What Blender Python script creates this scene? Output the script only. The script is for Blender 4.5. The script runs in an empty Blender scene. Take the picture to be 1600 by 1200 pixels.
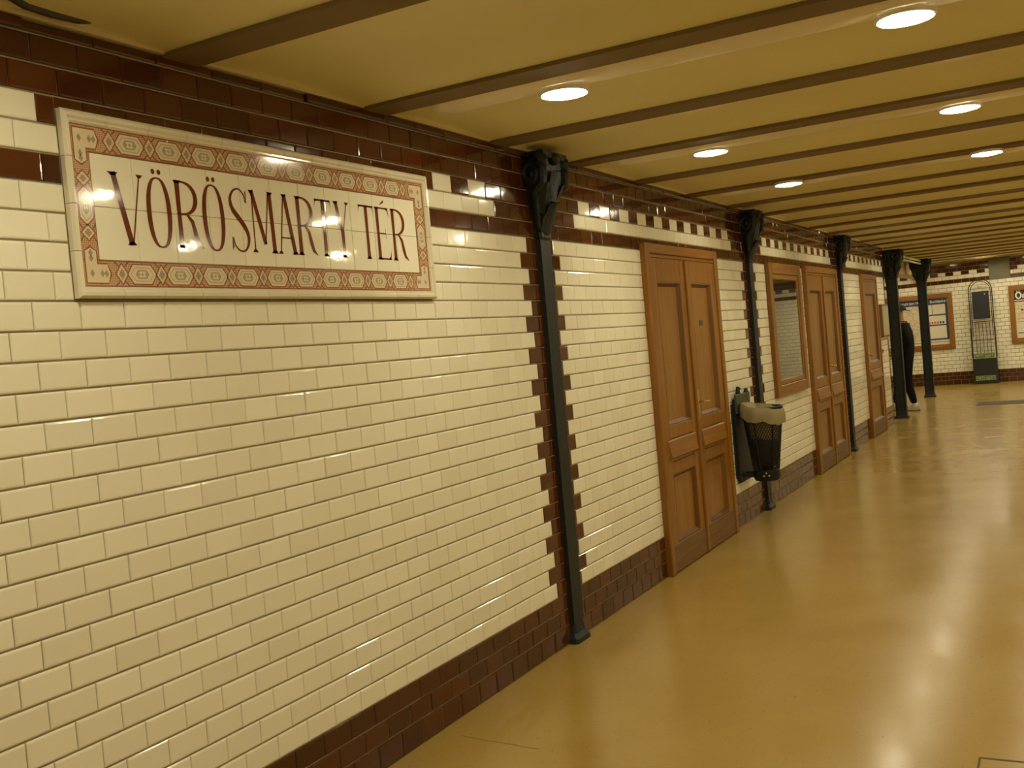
import bpy, bmesh, math, random
from mathutils import Vector, Matrix
R_ = random.Random(7)
PI = math.pi
scene = bpy.context.scene
COL = scene.collection

# ------------------------------------------------------------------ camera
CAM = Vector((2.486, -0.078, 1.594)); YAW = 0.5020; PITCH = -0.0321; ROLL = -0.0902; FPX = 1617.0
_f = Vector((-math.sin(YAW)*math.cos(PITCH), math.cos(YAW)*math.cos(PITCH), math.sin(PITCH)))
_r = Vector((math.cos(YAW), math.sin(YAW), 0)); _u = _r.cross(_f)
CR = _r*math.cos(ROLL)+_u*math.sin(ROLL); CU = -_r*math.sin(ROLL)+_u*math.cos(ROLL)
cd = bpy.data.cameras.new('camera'); cd.sensor_width = 36.0; cd.lens = FPX/1600*36.0
cd.clip_start = 0.05; cd.clip_end = 200
cam = bpy.data.objects.new('camera', cd); COL.objects.link(cam)
cam.matrix_world = Matrix(((CR.x, CU.x, -_f.x, CAM.x), (CR.y, CU.y, -_f.y, CAM.y), (CR.z, CU.z, -_f.z, CAM.z), (0, 0, 0, 1)))
scene.camera = cam

def project(p):
    d = Vector(p)-CAM; z = d.dot(_f)
    if z < 0.05: return None
    return 800+FPX*d.dot(CR)/z, 600-FPX*d.dot(CU)/z

# ------------------------------------------------------------------ world, exposure
wd = bpy.data.worlds.new('world'); scene.world = wd; wd.use_nodes = True
wd.node_tree.nodes['Background'].inputs[0].default_value = (0.0, 0.0, 0.0, 1)
scene.view_settings.view_transform = 'Standard'; scene.view_settings.look = 'None'
scene.view_settings.gamma = 1.0; scene.view_settings.use_curve_mapping = False
scene.view_settings.exposure = 0.0
scene.cycles.max_bounces = 7; scene.cycles.glossy_bounces = 3; scene.cycles.transmission_bounces = 5
LAMP_COLOR = (1.0, 0.91, 0.62); LAMP_POWER = 108.0

# ------------------------------------------------------------------ materials
def mat_new(name):
    m = bpy.data.materials.new(name); m.use_nodes = True
    nt = m.node_tree; return m, nt, nt.nodes['Principled BSDF']
def pset(b, **k):
    for a, v in k.items():
        b.inputs[a.replace('_', ' ')].default_value = v
def c4(c): return (c[0], c[1], c[2], 1)
def plain(name, col, rough=.5, spec=.5, metal=0.0, bump=0.0, bscale=40.0, var=0.0, vscale=8.0):
    m, nt, b = mat_new(name)
    pset(b, Base_Color=c4(col), Roughness=rough, Metallic=metal, Specular_IOR_Level=spec)
    if var or bump:
        tc = nt.nodes.new('ShaderNodeTexCoord')
    if var:
        n = nt.nodes.new('ShaderNodeTexNoise'); n.inputs['Scale'].default_value = vscale; n.inputs['Detail'].default_value = 6
        nt.links.new(tc.outputs['Object'], n.inputs['Vector'])
        mx = nt.nodes.new('ShaderNodeMixRGB')
        mx.inputs[1].default_value = c4([c*(1-var) for c in col]); mx.inputs[2].default_value = c4([min(1, c*(1+var)) for c in col])
        nt.links.new(n.outputs['Fac'], mx.inputs[0]); nt.links.new(mx.outputs[0], b.inputs['Base Color'])
    if bump:
        n2 = nt.nodes.new('ShaderNodeTexNoise'); n2.inputs['Scale'].default_value = bscale; n2.inputs['Detail'].default_value = 4
        nt.links.new(tc.outputs['Object'], n2.inputs['Vector'])
        bp = nt.nodes.new('ShaderNodeBump'); bp.inputs['Strength'].default_value = bump; bp.inputs['Distance'].default_value = .01
        nt.links.new(n2.outputs['Fac'], bp.inputs['Height']); nt.links.new(bp.outputs[0], b.inputs['Normal'])
    return m
def glaze(name, ca, cb, rough, wob=0.06):
    """glazed ceramic: every tile (mesh island or object) gets its own shade, with a slightly wavy glaze"""
    m, nt, b = mat_new(name)
    g = nt.nodes.new('ShaderNodeNewGeometry'); oi = nt.nodes.new('ShaderNodeObjectInfo')
    ad = nt.nodes.new('ShaderNodeMath'); ad.operation = 'ADD'
    nt.links.new(g.outputs['Random Per Island'], ad.inputs[0]); nt.links.new(oi.outputs['Random'], ad.inputs[1])
    fr = nt.nodes.new('ShaderNodeMath'); fr.operation = 'FRACT'; nt.links.new(ad.outputs[0], fr.inputs[0])
    mx = nt.nodes.new('ShaderNodeMixRGB'); mx.inputs[1].default_value = c4(ca); mx.inputs[2].default_value = c4(cb)
    nt.links.new(fr.outputs[0], mx.inputs[0]); nt.links.new(mx.outputs[0], b.inputs['Base Color'])
    n = nt.nodes.new('ShaderNodeTexNoise'); n.inputs['Scale'].default_value = 14; n.inputs['Detail'].default_value = 2
    nt.links.new(g.outputs['Position'], n.inputs['Vector'])
    bp = nt.nodes.new('ShaderNodeBump'); bp.inputs['Strength'].default_value = wob; bp.inputs['Distance'].default_value = .01
    nt.links.new(n.outputs['Fac'], bp.inputs['Height']); nt.links.new(bp.outputs[0], b.inputs['Normal'])
    pset(b, Roughness=rough, Specular_IOR_Level=.5)
    return m
def wood(name, ca, cb, rough=.38, axis=2):
    m, nt, b = mat_new(name)
    tc = nt.nodes.new('ShaderNodeTexCoord'); mp = nt.nodes.new('ShaderNodeMapping')
    sc = [30, 30, 30]; sc[axis] = 1.6; mp.inputs['Scale'].default_value = sc
    nt.links.new(tc.outputs['Object'], mp.inputs[0])
    n = nt.nodes.new('ShaderNodeTexNoise'); n.inputs['Scale'].default_value = 1.0; n.inputs['Detail'].default_value = 7; n.inputs['Roughness'].default_value = .65; n.inputs['Distortion'].default_value = .4
    nt.links.new(mp.outputs[0], n.inputs['Vector'])
    cr = nt.nodes.new('ShaderNodeValToRGB'); cr.color_ramp.elements[0].position = .3; cr.color_ramp.elements[1].position = .72
    cr.color_ramp.elements[0].color = c4(ca); cr.color_ramp.elements[1].color = c4(cb)
    nt.links.new(n.outputs['Fac'], cr.inputs[0]); nt.links.new(cr.outputs[0], b.inputs['Base Color'])
    bp = nt.nodes.new('ShaderNodeBump'); bp.inputs['Strength'].default_value = .12; bp.inputs['Distance'].default_value = .004
    nt.links.new(n.outputs['Fac'], bp.inputs['Height']); nt.links.new(bp.outputs[0], b.inputs['Normal'])
    pset(b, Roughness=rough)
    return m
M = {}
M['cream'] = glaze('cream_glaze', (.77, .72, .56), (.84, .79, .63), .10)
M['brown'] = glaze('brown_glaze', (.054, .0145, .0038), (.092, .026, .0062), .09)
M['grout'] = plain('grout', (.30, .24, .14), .9, var=.35, vscale=20)
M['grout_dark'] = plain('grout_dark', (.10, .065, .035), .9, var=.35, vscale=20)
M['field'] = glaze('sign_field_glaze', (.84, .79, .63), (.87, .82, .66), .05, .03)
M['frame_glaze'] = glaze('sign_frame_glaze', (.70, .64, .48), (.76, .69, .52), .12, .1)
M['letter'] = plain('letter_glaze', (.15, .030, .010), .08)
M['orn_dark'] = plain('ornament_brown', (.29, .115, .048), .1)
M['orn_grey'] = plain('ornament_grey', (.36, .30, .18), .1)
M['orn_light'] = plain('ornament_cream', (.70, .58, .40), .1)
M['wood'] = wood('oak_vertical', (.165, .062, .0055), (.33, .138, .0115))
M['wood_h'] = wood('oak_horizontal', (.165, .062, .0055), (.33, .138, .0115), axis=1)
M['wood_x'] = wood('oak_horizontal_far', (.19, .070, .008), (.34, .14, .016), axis=0)
M['wood_pale'] = wood('oak_panel', (.19, .080, .010), (.34, .160, .024))
M['wood_worn'] = wood('oak_worn', (.12, .062, .018), (.22, .115, .03), .6, axis=1)
M['wood_dark'] = wood('oak_dark_moulding', (.085, .030, .0035), (.19, .074, .008))
M['brass'] = plain('brass', (.75, .55, .18), .25, metal=1.0)
M['iron'] = plain('painted_iron', (.017, .0195, .018), .5, spec=.3, bump=.25, bscale=60, var=.25)
M['iron_patina'] = plain('painted_iron_cast', (.010, .014, .0135), .45, spec=.3, bump=.5, bscale=45, var=.3)
M['steel_beam'] = plain('beam_paint', (.185, .120, .038), .8, var=.2, vscale=3)
M['duct'] = plain('duct_paint', (.80, .70, .46), .5, var=.18, vscale=4)
M['beige'] = plain('bulkhead_paint', (.60, .48, .24), .6, var=.1)
M['black'] = plain('black_paint', (.012, .012, .013), .4)
M['rackwire'] = plain('rack_wire', (.035, .016, .012), .4)
M['board'] = plain('black_board', (.018, .017, .02), .35)
M['green'] = plain('bin_green', (.030, .050, .016), .45, var=.3)
M['bin_iron'] = plain('bin_iron', (.013, .014, .012), .55, spec=.3, var=.3)
M['lime'] = plain('lime_label', (.055, .10, .020), .4)
M['lime_text'] = plain('lime_text', (.42, .52, .20), .4)
M['navy'] = plain('poster_navy', (.035, .055, .13), .35)
M['paper'] = plain('poster_paper', (.66, .60, .46), .45, var=.06, vscale=30)
M['white'] = plain('white_print', (.80, .77, .68), .4)
M['red'] = plain('red_print', (.50, .10, .03), .4)
M['dark_print'] = plain('dark_print', (.05, .04, .04), .4)
M['print_green'] = plain('green_print', (.05, .12, .04), .4)
M['grey_panel'] = plain('grey_panel', (.16, .145, .085), .55, var=.25, vscale=5)
M['unlit_room_paint'] = plain('unlit_room_paint', (.030, .024, .016), .8)
M['steel_grate'] = plain('grate_steel', (.085, .052, .020), .6)
M['jacket'] = plain('dark_jacket', (.006, .0065, .008), .85, spec=.2, var=.3, vscale=20)
M['trousers'] = plain('dark_trousers', (.005, .005, .006), .9, spec=.2)
M['skin'] = plain('skin', (.36, .17, .085), .5)
M['cap'] = plain('dark_cap', (.022, .017, .011), .8)
M['shoe'] = plain('pale_shoe', (.42, .36, .25), .6)
M['sole'] = plain('shoe_sole', (.12, .10, .07), .7)
M['sock'] = plain('white_sock', (.75, .70, .60), .8)
M['lamp_trim'] = plain('lamp_trim', (.75, .70, .55), .3)
M['notice'] = plain('notice_paper', (.40, .36, .20), .5, var=.08)
M['conduit'] = plain('dark_conduit', (.05, .038, .03), .5)

# ceiling plaster: cream gone yellow, blotchy
m, nt, b = mat_new('ceiling_plaster')
tc = nt.nodes.new('ShaderNodeTexCoord'); n = nt.nodes.new('ShaderNodeTexNoise'); n.inputs['Scale'].default_value = 1.1; n.inputs['Detail'].default_value = 8
nt.links.new(tc.outputs['Object'], n.inputs['Vector'])
cr = nt.nodes.new('ShaderNodeValToRGB'); cr.color_ramp.elements[0].color = (.70, .61, .27, 1); cr.color_ramp.elements[1].color = (.80, .71, .34, 1)
cr.color_ramp.elements[0].position = .3; cr.color_ramp.elements[1].position = .7
nt.links.new(n.outputs['Fac'], cr.inputs[0]); nt.links.new(cr.outputs[0], b.inputs['Base Color']); pset(b, Roughness=.6)
M['plaster'] = m
# floor: worn polished screed with cloudy mottling, specks and hairline cracks
m, nt, b = mat_new('floor_screed')
tc = nt.nodes.new('ShaderNodeTexCoord')
n = nt.nodes.new('ShaderNodeTexNoise'); n.inputs['Scale'].default_value = .9; n.inputs['Detail'].default_value = 9; n.inputs['Roughness'].default_value = .62
nt.links.new(tc.outputs['Object'], n.inputs['Vector'])
cr = nt.nodes.new('ShaderNodeValToRGB'); cr.color_ramp.elements[0].color = (.325, .205, .045, 1); cr.color_ramp.elements[1].color = (.375, .25, .065, 1)
cr.color_ramp.elements[0].position = .32; cr.color_ramp.elements[1].position = .68
nt.links.new(n.outputs['Fac'], cr.inputs[0])
sp = nt.nodes.new('ShaderNodeTexNoise'); sp.inputs['Scale'].default_value = 60; sp.inputs['Detail'].default_value = 3
nt.links.new(tc.outputs['Object'], sp.inputs['Vector'])
sr = nt.nodes.new('ShaderNodeValToRGB'); sr.color_ramp.elements[0].position = .26; sr.color_ramp.elements[1].position = .36
sr.color_ramp.elements[0].color = (.55, .5, .42, 1); sr.color_ramp.elements[1].color = (1, 1, 1, 1)
nt.links.new(sp.outputs['Fac'], sr.inputs[0])
ml = nt.nodes.new('ShaderNodeMixRGB'); ml.blend_type = 'MULTIPLY'; ml.inputs[0].default_value = .8
nt.links.new(cr.outputs[0], ml.inputs[1]); nt.links.new(sr.outputs[0], ml.inputs[2]); nt.links.new(ml.outputs[0], b.inputs['Base Color'])
n3 = nt.nodes.new('ShaderNodeTexNoise'); n3.inputs['Scale'].default_value = 2.2; n3.inputs['Detail'].default_value = 6
nt.links.new(tc.outputs['Object'], n3.inputs['Vector'])
rr = nt.nodes.new('ShaderNodeMapRange'); rr.inputs[1].default_value = .3; rr.inputs[2].default_value = .7; rr.inputs[3].default_value = .17; rr.inputs[4].default_value = .27
nt.links.new(n3.outputs['Fac'], rr.inputs[0]); nt.links.new(rr.outputs[0], b.inputs['Roughness'])
bp = nt.nodes.new('ShaderNodeBump'); bp.inputs['Strength'].default_value = .012; bp.inputs['Distance'].default_value = .02
nt.links.new(n3.outputs['Fac'], bp.inputs['Height']); nt.links.new(bp.outputs[0], b.inputs['Normal'])
pset(b, Specular_IOR_Level=.45)
M['floor'] = m
# plain tiled walls that the photograph does not show (opposite side, behind the camera)
m, nt, b = mat_new('far_side_tiles')
tc = nt.nodes.new('ShaderNodeTexCoord'); mp = nt.nodes.new('ShaderNodeMapping'); mp.inputs['Rotation'].default_value = (PI/2, 0, PI/2)
br = nt.nodes.new('ShaderNodeTexBrick'); br.inputs['Scale'].default_value = 1.0; br.inputs['Brick Width'].default_value = .156; br.inputs['Row Height'].default_value = .083
br.inputs['Mortar Size'].default_value = .003; br.inputs['Color1'].default_value = (.70, .62, .43, 1); br.inputs['Color2'].default_value = (.76, .68, .48, 1); br.inputs['Mortar'].default_value = (.3, .25, .16, 1)
nt.links.new(tc.outputs['Generated'], mp.inputs[0]); nt.links.new(tc.outputs['UV'], br.inputs['Vector']); nt.links.new(br.outputs[0], b.inputs['Base Color']); pset(b, Roughness=.12)
M['tilewall'] = m
# hatched ornament ground
m, nt, b = mat_new('ornament_ground')
tc = nt.nodes.new('ShaderNodeTexCoord'); mp = nt.nodes.new('ShaderNodeMapping'); mp.inputs['Rotation'].default_value = (PI/4, 0, 0)
ck = nt.nodes.new('ShaderNodeTexChecker'); ck.inputs['Scale'].default_value = 220
ck.inputs[1].default_value = (.40, .195, .09, 1); ck.inputs[2].default_value = (.60, .41, .26, 1)
nt.links.new(tc.outputs['Object'], mp.inputs[0]); nt.links.new(mp.outputs[0], ck.inputs[0]); nt.links.new(ck.outputs[0], b.inputs['Base Color']); pset(b, Roughness=.1)
M['orn_ground'] = m
# map print
m, nt, b = mat_new('map_print')
tc = nt.nodes.new('ShaderNodeTexCoord'); vo = nt.nodes.new('ShaderNodeTexVoronoi'); vo.feature = 'DISTANCE_TO_EDGE'; vo.inputs['Scale'].default_value = 9
nt.links.new(tc.outputs['Object'], vo.inputs['Vector'])
cr = nt.nodes.new('ShaderNodeValToRGB'); cr.color_ramp.elements[0].color = (.42, .25, .13, 1); cr.color_ramp.elements[1].color = (.62, .54, .38, 1); cr.color_ramp.elements[1].position = .06
nt.links.new(vo.outputs['Distance'], cr.inputs[0]); nt.links.new(cr.outputs[0], b.inputs['Base Color']); pset(b, Roughness=.4)
M['map'] = m
# window glass
m, nt, b = mat_new('window_glass'); pset(b, Base_Color=(.9, .93, .9, 1), Roughness=.015, Transmission_Weight=1.0, IOR=1.5); M['glass'] = m
# thin plastic bin liner
m, nt, b = mat_new('liner_plastic'); pset(b, Base_Color=(.36, .30, .17, 1), Roughness=.22, Transmission_Weight=.12, IOR=1.3, Alpha=.93); M['plastic'] = m
# lamp glass, lit
m, nt, b = mat_new('lamp_glow'); pset(b, Base_Color=(.8, .8, .8, 1), Emission_Color=c4(LAMP_COLOR), Emission_Strength=LAMP_POWER); M['glow'] = m

# ------------------------------------------------------------------ mesh helpers
class MB:
    def __init__(s): s.v = []; s.f = []; s.mi = []
    def add(s, vs, fs, mi=0):
        o = len(s.v); s.v += [tuple(v) for v in vs]; s.f += [tuple(i+o for i in f) for f in fs]; s.mi += [mi]*len(fs); return s
    def box(s, x0, x1, y0, y1, z0, z1, mi=0):
        vs = [(x, y, z) for x in (x0, x1) for y in (y0, y1) for z in (z0, z1)]
        return s.add(vs, [(0, 1, 3, 2), (4, 6, 7, 5), (0, 4, 5, 1), (2, 3, 7, 6), (0, 2, 6, 4), (1, 5, 7, 3)], mi)
    def bbox(s, x0, x1, y0, y1, z0, z1, bev=.004, mi=0):
        """box with a chamfer round its +x face"""
        a = [(x0, y0, z0), (x0, y1, z0), (x0, y1, z1), (x0, y0, z1)]
        c = [(x1-bev, y0, z0), (x1-bev, y1, z0), (x1-bev, y1, z1), (x1-bev, y0, z1)]
        d = [(x1, y0+bev, z0+bev), (x1, y1-bev, z0+bev), (x1, y1-bev, z1-bev), (x1, y0+bev, z1-bev)]
        fs = [(8, 9, 10, 11), (3, 2, 1, 0)]
        for i in range(4):
            j = (i+1) % 4; fs += [(i, j, 4+j, 4+i), (4+i, 4+j, 8+j, 8+i)]
        return s.add(a+c+d, fs, mi)
    def quad(s, pts, mi=0): return s.add(pts, [tuple(range(len(pts)))], mi)
    def tube(s, pts, rad, seg=8, mi=0, cap=True, up=None):
        pts = [Vector(p) for p in pts]; n = len(pts)
        if not hasattr(rad, '__len__'): rad = [rad]*n
        ref = Vector(up) if up else Vector((0, 0, 1))
        vs = []; fs = []
        prev = None
        for i, p in enumerate(pts):
            t = (pts[min(i+1, n-1)]-pts[max(i-1, 0)])
            if t.length < 1e-9: t = Vector((0, 0, 1))
            t.normalize()
            a = prev if prev is not None else (ref if abs(t.dot(ref)) < .95 else Vector((1, 0, 0)))
            e1 = (a-t*a.dot(t)).normalized(); e2 = t.cross(e1); prev = e1
            r = rad[i]; ra, rb = (r if hasattr(r, '__len__') else (r, r))
            for k in range(seg):
                th = 2*PI*k/seg; vs.append(p+e1*ra*math.cos(th)+e2*rb*math.sin(th))
        for i in range(n-1):
            for k in range(seg):
                k2 = (k+1) % seg; fs.append((i*seg+k, i*seg+k2, (i+1)*seg+k2, (i+1)*seg+k))
        if cap: fs += [tuple(reversed(range(seg))), tuple((n-1)*seg+k for k in range(seg))]
        return s.add(vs, fs, mi)
    def lathe(s, prof, c=(0, 0, 0), seg=24, mi=0, sx=1, sy=1, cap=True):
        vs = []; fs = []; n = len(prof)
        for r, z in prof:
            for k in range(seg):
                th = 2*PI*k/seg; vs.append((c[0]+r*sx*math.cos(th), c[1]+r*sy*math.sin(th), c[2]+z))
        for i in range(n-1):
            for k in range(seg):
                k2 = (k+1) % seg; fs.append((i*seg+k, i*seg+k2, (i+1)*seg+k2, (i+1)*seg+k))
        if cap: fs += [tuple(reversed(range(seg))), tuple((n-1)*seg+k for k in range(seg))]
        return s.add(vs, fs, mi)
    def loft(s, rings, mi=0, cap=True):
        k = len(rings[0]); vs = [p for r in rings for p in r]; fs = []
        for i in range(len(rings)-1):
            for j in range(k):
                j2 = (j+1) % k; fs.append((i*k+j, i*k+j2, (i+1)*k+j2, (i+1)*k+j))
        if cap: fs += [tuple(reversed(range(k))), tuple((len(rings)-1)*k+j for j in range(k))]
        return s.add(vs, fs, mi)
    def sphere(s, c, r, mi=0, seg=8, rings=5):
        rx, ry, rz = r if hasattr(r, '__len__') else (r, r, r)
        vs = [(c[0], c[1], c[2]-rz)]; fs = []
        for i in range(1, rings):
            a = -PI/2+PI*i/rings
            for k in range(seg):
                th = 2*PI*k/seg; vs.append((c[0]+rx*math.cos(a)*math.cos(th), c[1]+ry*math.cos(a)*math.sin(th), c[2]+rz*math.sin(a)))
        vs.append((c[0], c[1], c[2]+rz)); top = len(vs)-1
        for k in range(seg):
            k2 = (k+1) % seg
            fs.append((0, 1+k2, 1+k))
            for i in range(rings-2): fs.append((1+i*seg+k, 1+i*seg+k2, 1+(i+1)*seg+k2, 1+(i+1)*seg+k))
            fs.append((1+(rings-2)*seg+k, 1+(rings-2)*seg+k2, top))
        return s.add(vs, fs, mi)
    def mesh(s, name, mats, smooth=False):
        me = bpy.data.meshes.new(name); me.from_pydata(s.v, [], s.f)
        for mm in (mats if isinstance(mats, (list, tuple)) else [mats]): me.materials.append(M[mm])
        me.polygons.foreach_set('material_index', s.mi)
        bm = bmesh.new(); bm.from_mesh(me); bmesh.ops.recalc_face_normals(bm, faces=bm.faces); bm.to_mesh(me); bm.free()
        if smooth:
            me.polygons.foreach_set('use_smooth', [True]*len(me.polygons))
            me.set_sharp_from_angle(angle=math.radians(40))
        me.update(); return me
    def build(s, name, mats, parent=None, smooth=False, loc=None):
        o = bpy.data.objects.new(name, s.mesh(name, mats, smooth)); COL.objects.link(o)
        if parent: o.parent = parent
        if loc: o.location = loc
        return o
def tag(o, label, cat, group=None):
    o['label'] = label; o['category'] = cat
    if group: o['group'] = group
    return o
def struct(o, label=None, cat=None):
    o['kind'] = 'structure'
    if label: o['label'] = label
    if cat: o['category'] = cat
    return o
def empty(name, loc=(0, 0, 0), rz=0):
    o = bpy.data.objects.new(name, None); o.empty_display_size = .1; COL.objects.link(o); o.location = loc; o.rotation_euler = (0, 0, rz); return o
def copy_tree(o, parent=None):
    c = o.copy(); COL.objects.link(c); c.parent = parent
    for ch in list(o.children): copy_tree(ch, c)
    return c

# ------------------------------------------------------------------ dimensions of the station
H = .083; Z0 = .02; W1 = .15579; D = 4.0126; YC1 = 4.9014
YC = [YC1+D*i for i in range(5)]
WEND = 16.29; YF = 24.1; XR = 4.1; XL = -2.6; YB = -3.2; ZTOP = 2.632
def zr(r): return 0.0 if r <= 0 else r*H+Z0

# ------------------------------------------------------------------ floor
mb = MB(); mb.add([(XL, YB, 0), (XR, YB, 0), (XR, YF, 0), (XL, YF, 0), (XL, YB, -.1), (XR, YB, -.1), (XR, YF, -.1), (XL, YF, -.1)],
                  [(0, 1, 2, 3), (7, 6, 5, 4), (0, 4, 5, 1), (1, 5, 6, 2), (2, 6, 7, 3), (3, 7, 4, 0)])
struct(mb.build('floor', 'floor'), 'glossy mustard yellow screed floor of the platform', 'floor')

floor_o = bpy.data.objects['floor']
mb = MB(); cpts = [(.10, 3.535), (.156, 3.523), (.20, 3.52), (.24, 3.511), (.29, 3.512), (.365, 3.505), (.43, 3.492), (.50, 3.492)]
for i in range(len(cpts)-1):
    (x0, y0), (x1, y1) = cpts[i], cpts[i+1]; mb.add([(x0, y0-.0014, .0006), (x1, y1-.0014, .0006), (x1, y1+.0014, .0006), (x0, y0+.0014, .0006)], [(0, 1, 2, 3)])
mb.build('hairline_crack', 'grout_dark', floor_o)

# ------------------------------------------------------------------ left wall: backing, then every tile
rects = {}   # things standing on the wall: no tiles behind them (y0, y1, z0, z1)
rects['door1'] = (6.36, 7.90, 0, 2.225); rects['door2'] = (10.95, 12.58, 0, 2.205); rects['door3'] = (14.22, 15.36, 0, 2.19)
rects['window'] = (9.47, 10.72, .935, 2.195); rects['sign'] = (1.925, 3.80, 1.852, 2.392)
mb = MB(); mb.box(-.25, -.006, YB, WEND, 0, ZTOP+.1)
wall_left = struct(mb.build('wall_left', 'grout'), 'long platform wall of cream and dark brown glazed tiles', 'wall')

tiles = []     # (y0, y1, z0, z1, brown)
def cut(rs, t):
    out = [t]
    for (a, b, c, d) in rs:
        nxt = []
        for (y0, y1, z0, z1, br) in out:
            if y1 <= a or y0 >= b or z1 <= c or z0 >= d: nxt.append((y0, y1, z0, z1, br)); continue
            if y0 < a: nxt.append((y0, a, z0, z1, br))
            if y1 > b: nxt.append((b, y1, z0, z1, br))
            ya, yb = max(y0, a), min(y1, b)
            if z0 < c: nxt.append((ya, yb, z0, c, br))
            if z1 > d: nxt.append((ya, yb, d, z1, br))
        out = nxt
    return [t for t in out if t[1]-t[0] > .012 and t[3]-t[2] > .012]
def lay(ya, yb, flip, w, ufirst, ulast, endq=None):
    """one bay; u counts tiles from the column ya (or back from yb when flip); brown quoins at both columns"""
    total = 26
    for r in range(31):
        half = 0.0 if r % 2 else .5
        u = math.floor(ufirst)-1+half
        while u < ulast:
            a, b = max(u, ufirst), min(u+1, ulast); u0 = u; u += 1
            if b-a < .05: continue
            mid = (a+b)/2; du = min(mid, total-mid) if total-mid > 0 else abs(total-mid)
            if r < 3 or r in (26, 29, 30): brown = True
            elif r == 27: brown = du < 3.0
            elif r == 28: brown = du < 3.5 or int(math.floor(u0-3.5+.01)) % 2 != 0
            else: brown = du < (1.0 if r % 2 else 1.5)
            if flip and r == 28 and 6.4 < mid < 19.4: brown = True
            if endq is not None:
                if r not in (26, 29, 30) and r >= 3: 
                    if b > endq:
                        if a < endq-.05:
                            tiles.append((ya+a*w, ya+endq*w, zr(r), zr(r+1), brown)); a = endq
                        brown = True
            y0, y1 = (yb-b*w, yb-a*w) if flip else (ya+a*w, ya+b*w)
            tiles.append((y0, y1, zr(r), zr(r+1), brown))
lay(0, YC1, True, W1, 0, (YC1-YB)/W1)
W2 = D/26
lay(YC[0], YC[1], False, W2, 0, 26); lay(YC[1], YC[2], False, W2, 0, 26)
lay(YC[2], YC[3], False, W2, 0, (WEND-YC[2])/W2, endq=(WEND-.11-YC[2])/W2)
all_t = []
for t in tiles: all_t += cut(rects.values(), t)
# narrow moulded strip on top of the wall
y = YB
while y < WEND:
    all_t.append((y, min(y+.24, WEND), zr(31), ZTOP-.004, True)); y += .24

def tile_geo(mb, y0, y1, z0, z1, x, mi, rnd, gv=.0011, gh=.0027, bev=.0065, thick=.010):
    a, b, c, d = y0+gv, y1-gv, z0+gh, z1-gh
    t1 = (rnd.random()-.5)*.007*(b-a); t2 = (rnd.random()-.5)*.010*(d-c); dx = (rnd.random()-.5)*.0012
    xf = lambda yy, zz: x+dx+t1*((yy-a)/(b-a)-.5)*2+t2*((zz-c)/(d-c)-.5)*2
    e = .0036
    o = [(a, c), (b, c), (b, d), (a, d)]; i = [(a+bev, c+bev), (b-bev, c+bev), (b-bev, d-bev), (a+bev, d-bev)]
    q = [(a+bev*.35, c+bev*.35), (b-bev*.35, c+bev*.35), (b-bev*.35, d-bev*.35), (a+bev*.35, d-bev*.35)]
    vs = [(x-thick, p[0], p[1]) for p in o]+[(xf(*p)-e, p[0], p[1]) for p in o]+[(xf(*p)-e*.3, p[0], p[1]) for p in q]+[(xf(*p), p[0], p[1]) for p in i]
    fs = [(12, 13, 14, 15)]
    for k in range(4):
        j = (k+1) % 4; fs += [(k, j, 4+j, 4+k), (4+k, 4+j, 8+j, 8+k), (8+k, 8+j, 12+j, 12+k)]
    mb.add(vs, fs, mi)
def in_view(t):
    p = project((0, (t[0]+t[1])/2, (t[2]+t[3])/2))
    return p is not None and -10 < p[0] < 1610 and -10 < p[1] < 1210
def px_area(t):
    q = [project((0, a, b)) for a, b in ((t[0], t[2]), (t[1], t[2]), (t[1], t[3]), (t[0], t[3]))]
    if any(p is None for p in q): return 0
    return abs(sum(q[i][0]*q[(i+1) % 4][1]-q[(i+1) % 4][0]*q[i][1] for i in range(4)))/2
order = sorted([t for t in all_t if in_view(t)], key=px_area, reverse=True)
single = set(order[:298])
# whole tiles share their meshes; a cut tile gets its own
shared = {}
def tile_mesh(w, h, brown):
    key = (round(w, 4), round(h, 4), brown)
    if key not in shared:
        vs = []; mb = MB(); tile_geo(mb, -w/2, w/2, -h/2, h/2, 0, 0, random.Random(1))
        # flat copy (tilt comes from the object)
        mb.v = [(-.010 if i < 4 else (-.0036 if i < 8 else (-.0011 if i < 12 else 0)), v[1], v[2]) for i, v in enumerate(mb.v)]
        shared[key] = mb.mesh('tile', 'brown' if brown else 'cream')
    return shared[key]
for t in order[:298]:
    o = bpy.data.objects.new('tile', tile_mesh(t[1]-t[0], t[3]-t[2], t[4])); COL.objects.link(o); o.parent = wall_left
    o.location = ((R_.random()-.5)*.0014, (t[0]+t[1])/2, (t[2]+t[3])/2)
    o.rotation_euler = (0, (R_.random()-.5)*.022, (R_.random()-.5)*.014)
mb = MB()
for t in all_t:
    if t in single: continue
    strip = t[2] > 2.58
    tile_geo(mb, t[0], t[1], t[2], t[3], .012 if strip else 0, 1 if t[4] else 0, R_, thick=.02 if strip else .010)
o = mb.build('tile_field', ['cream', 'brown'], wall_left); o['kind'] = 'stuff'

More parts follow.
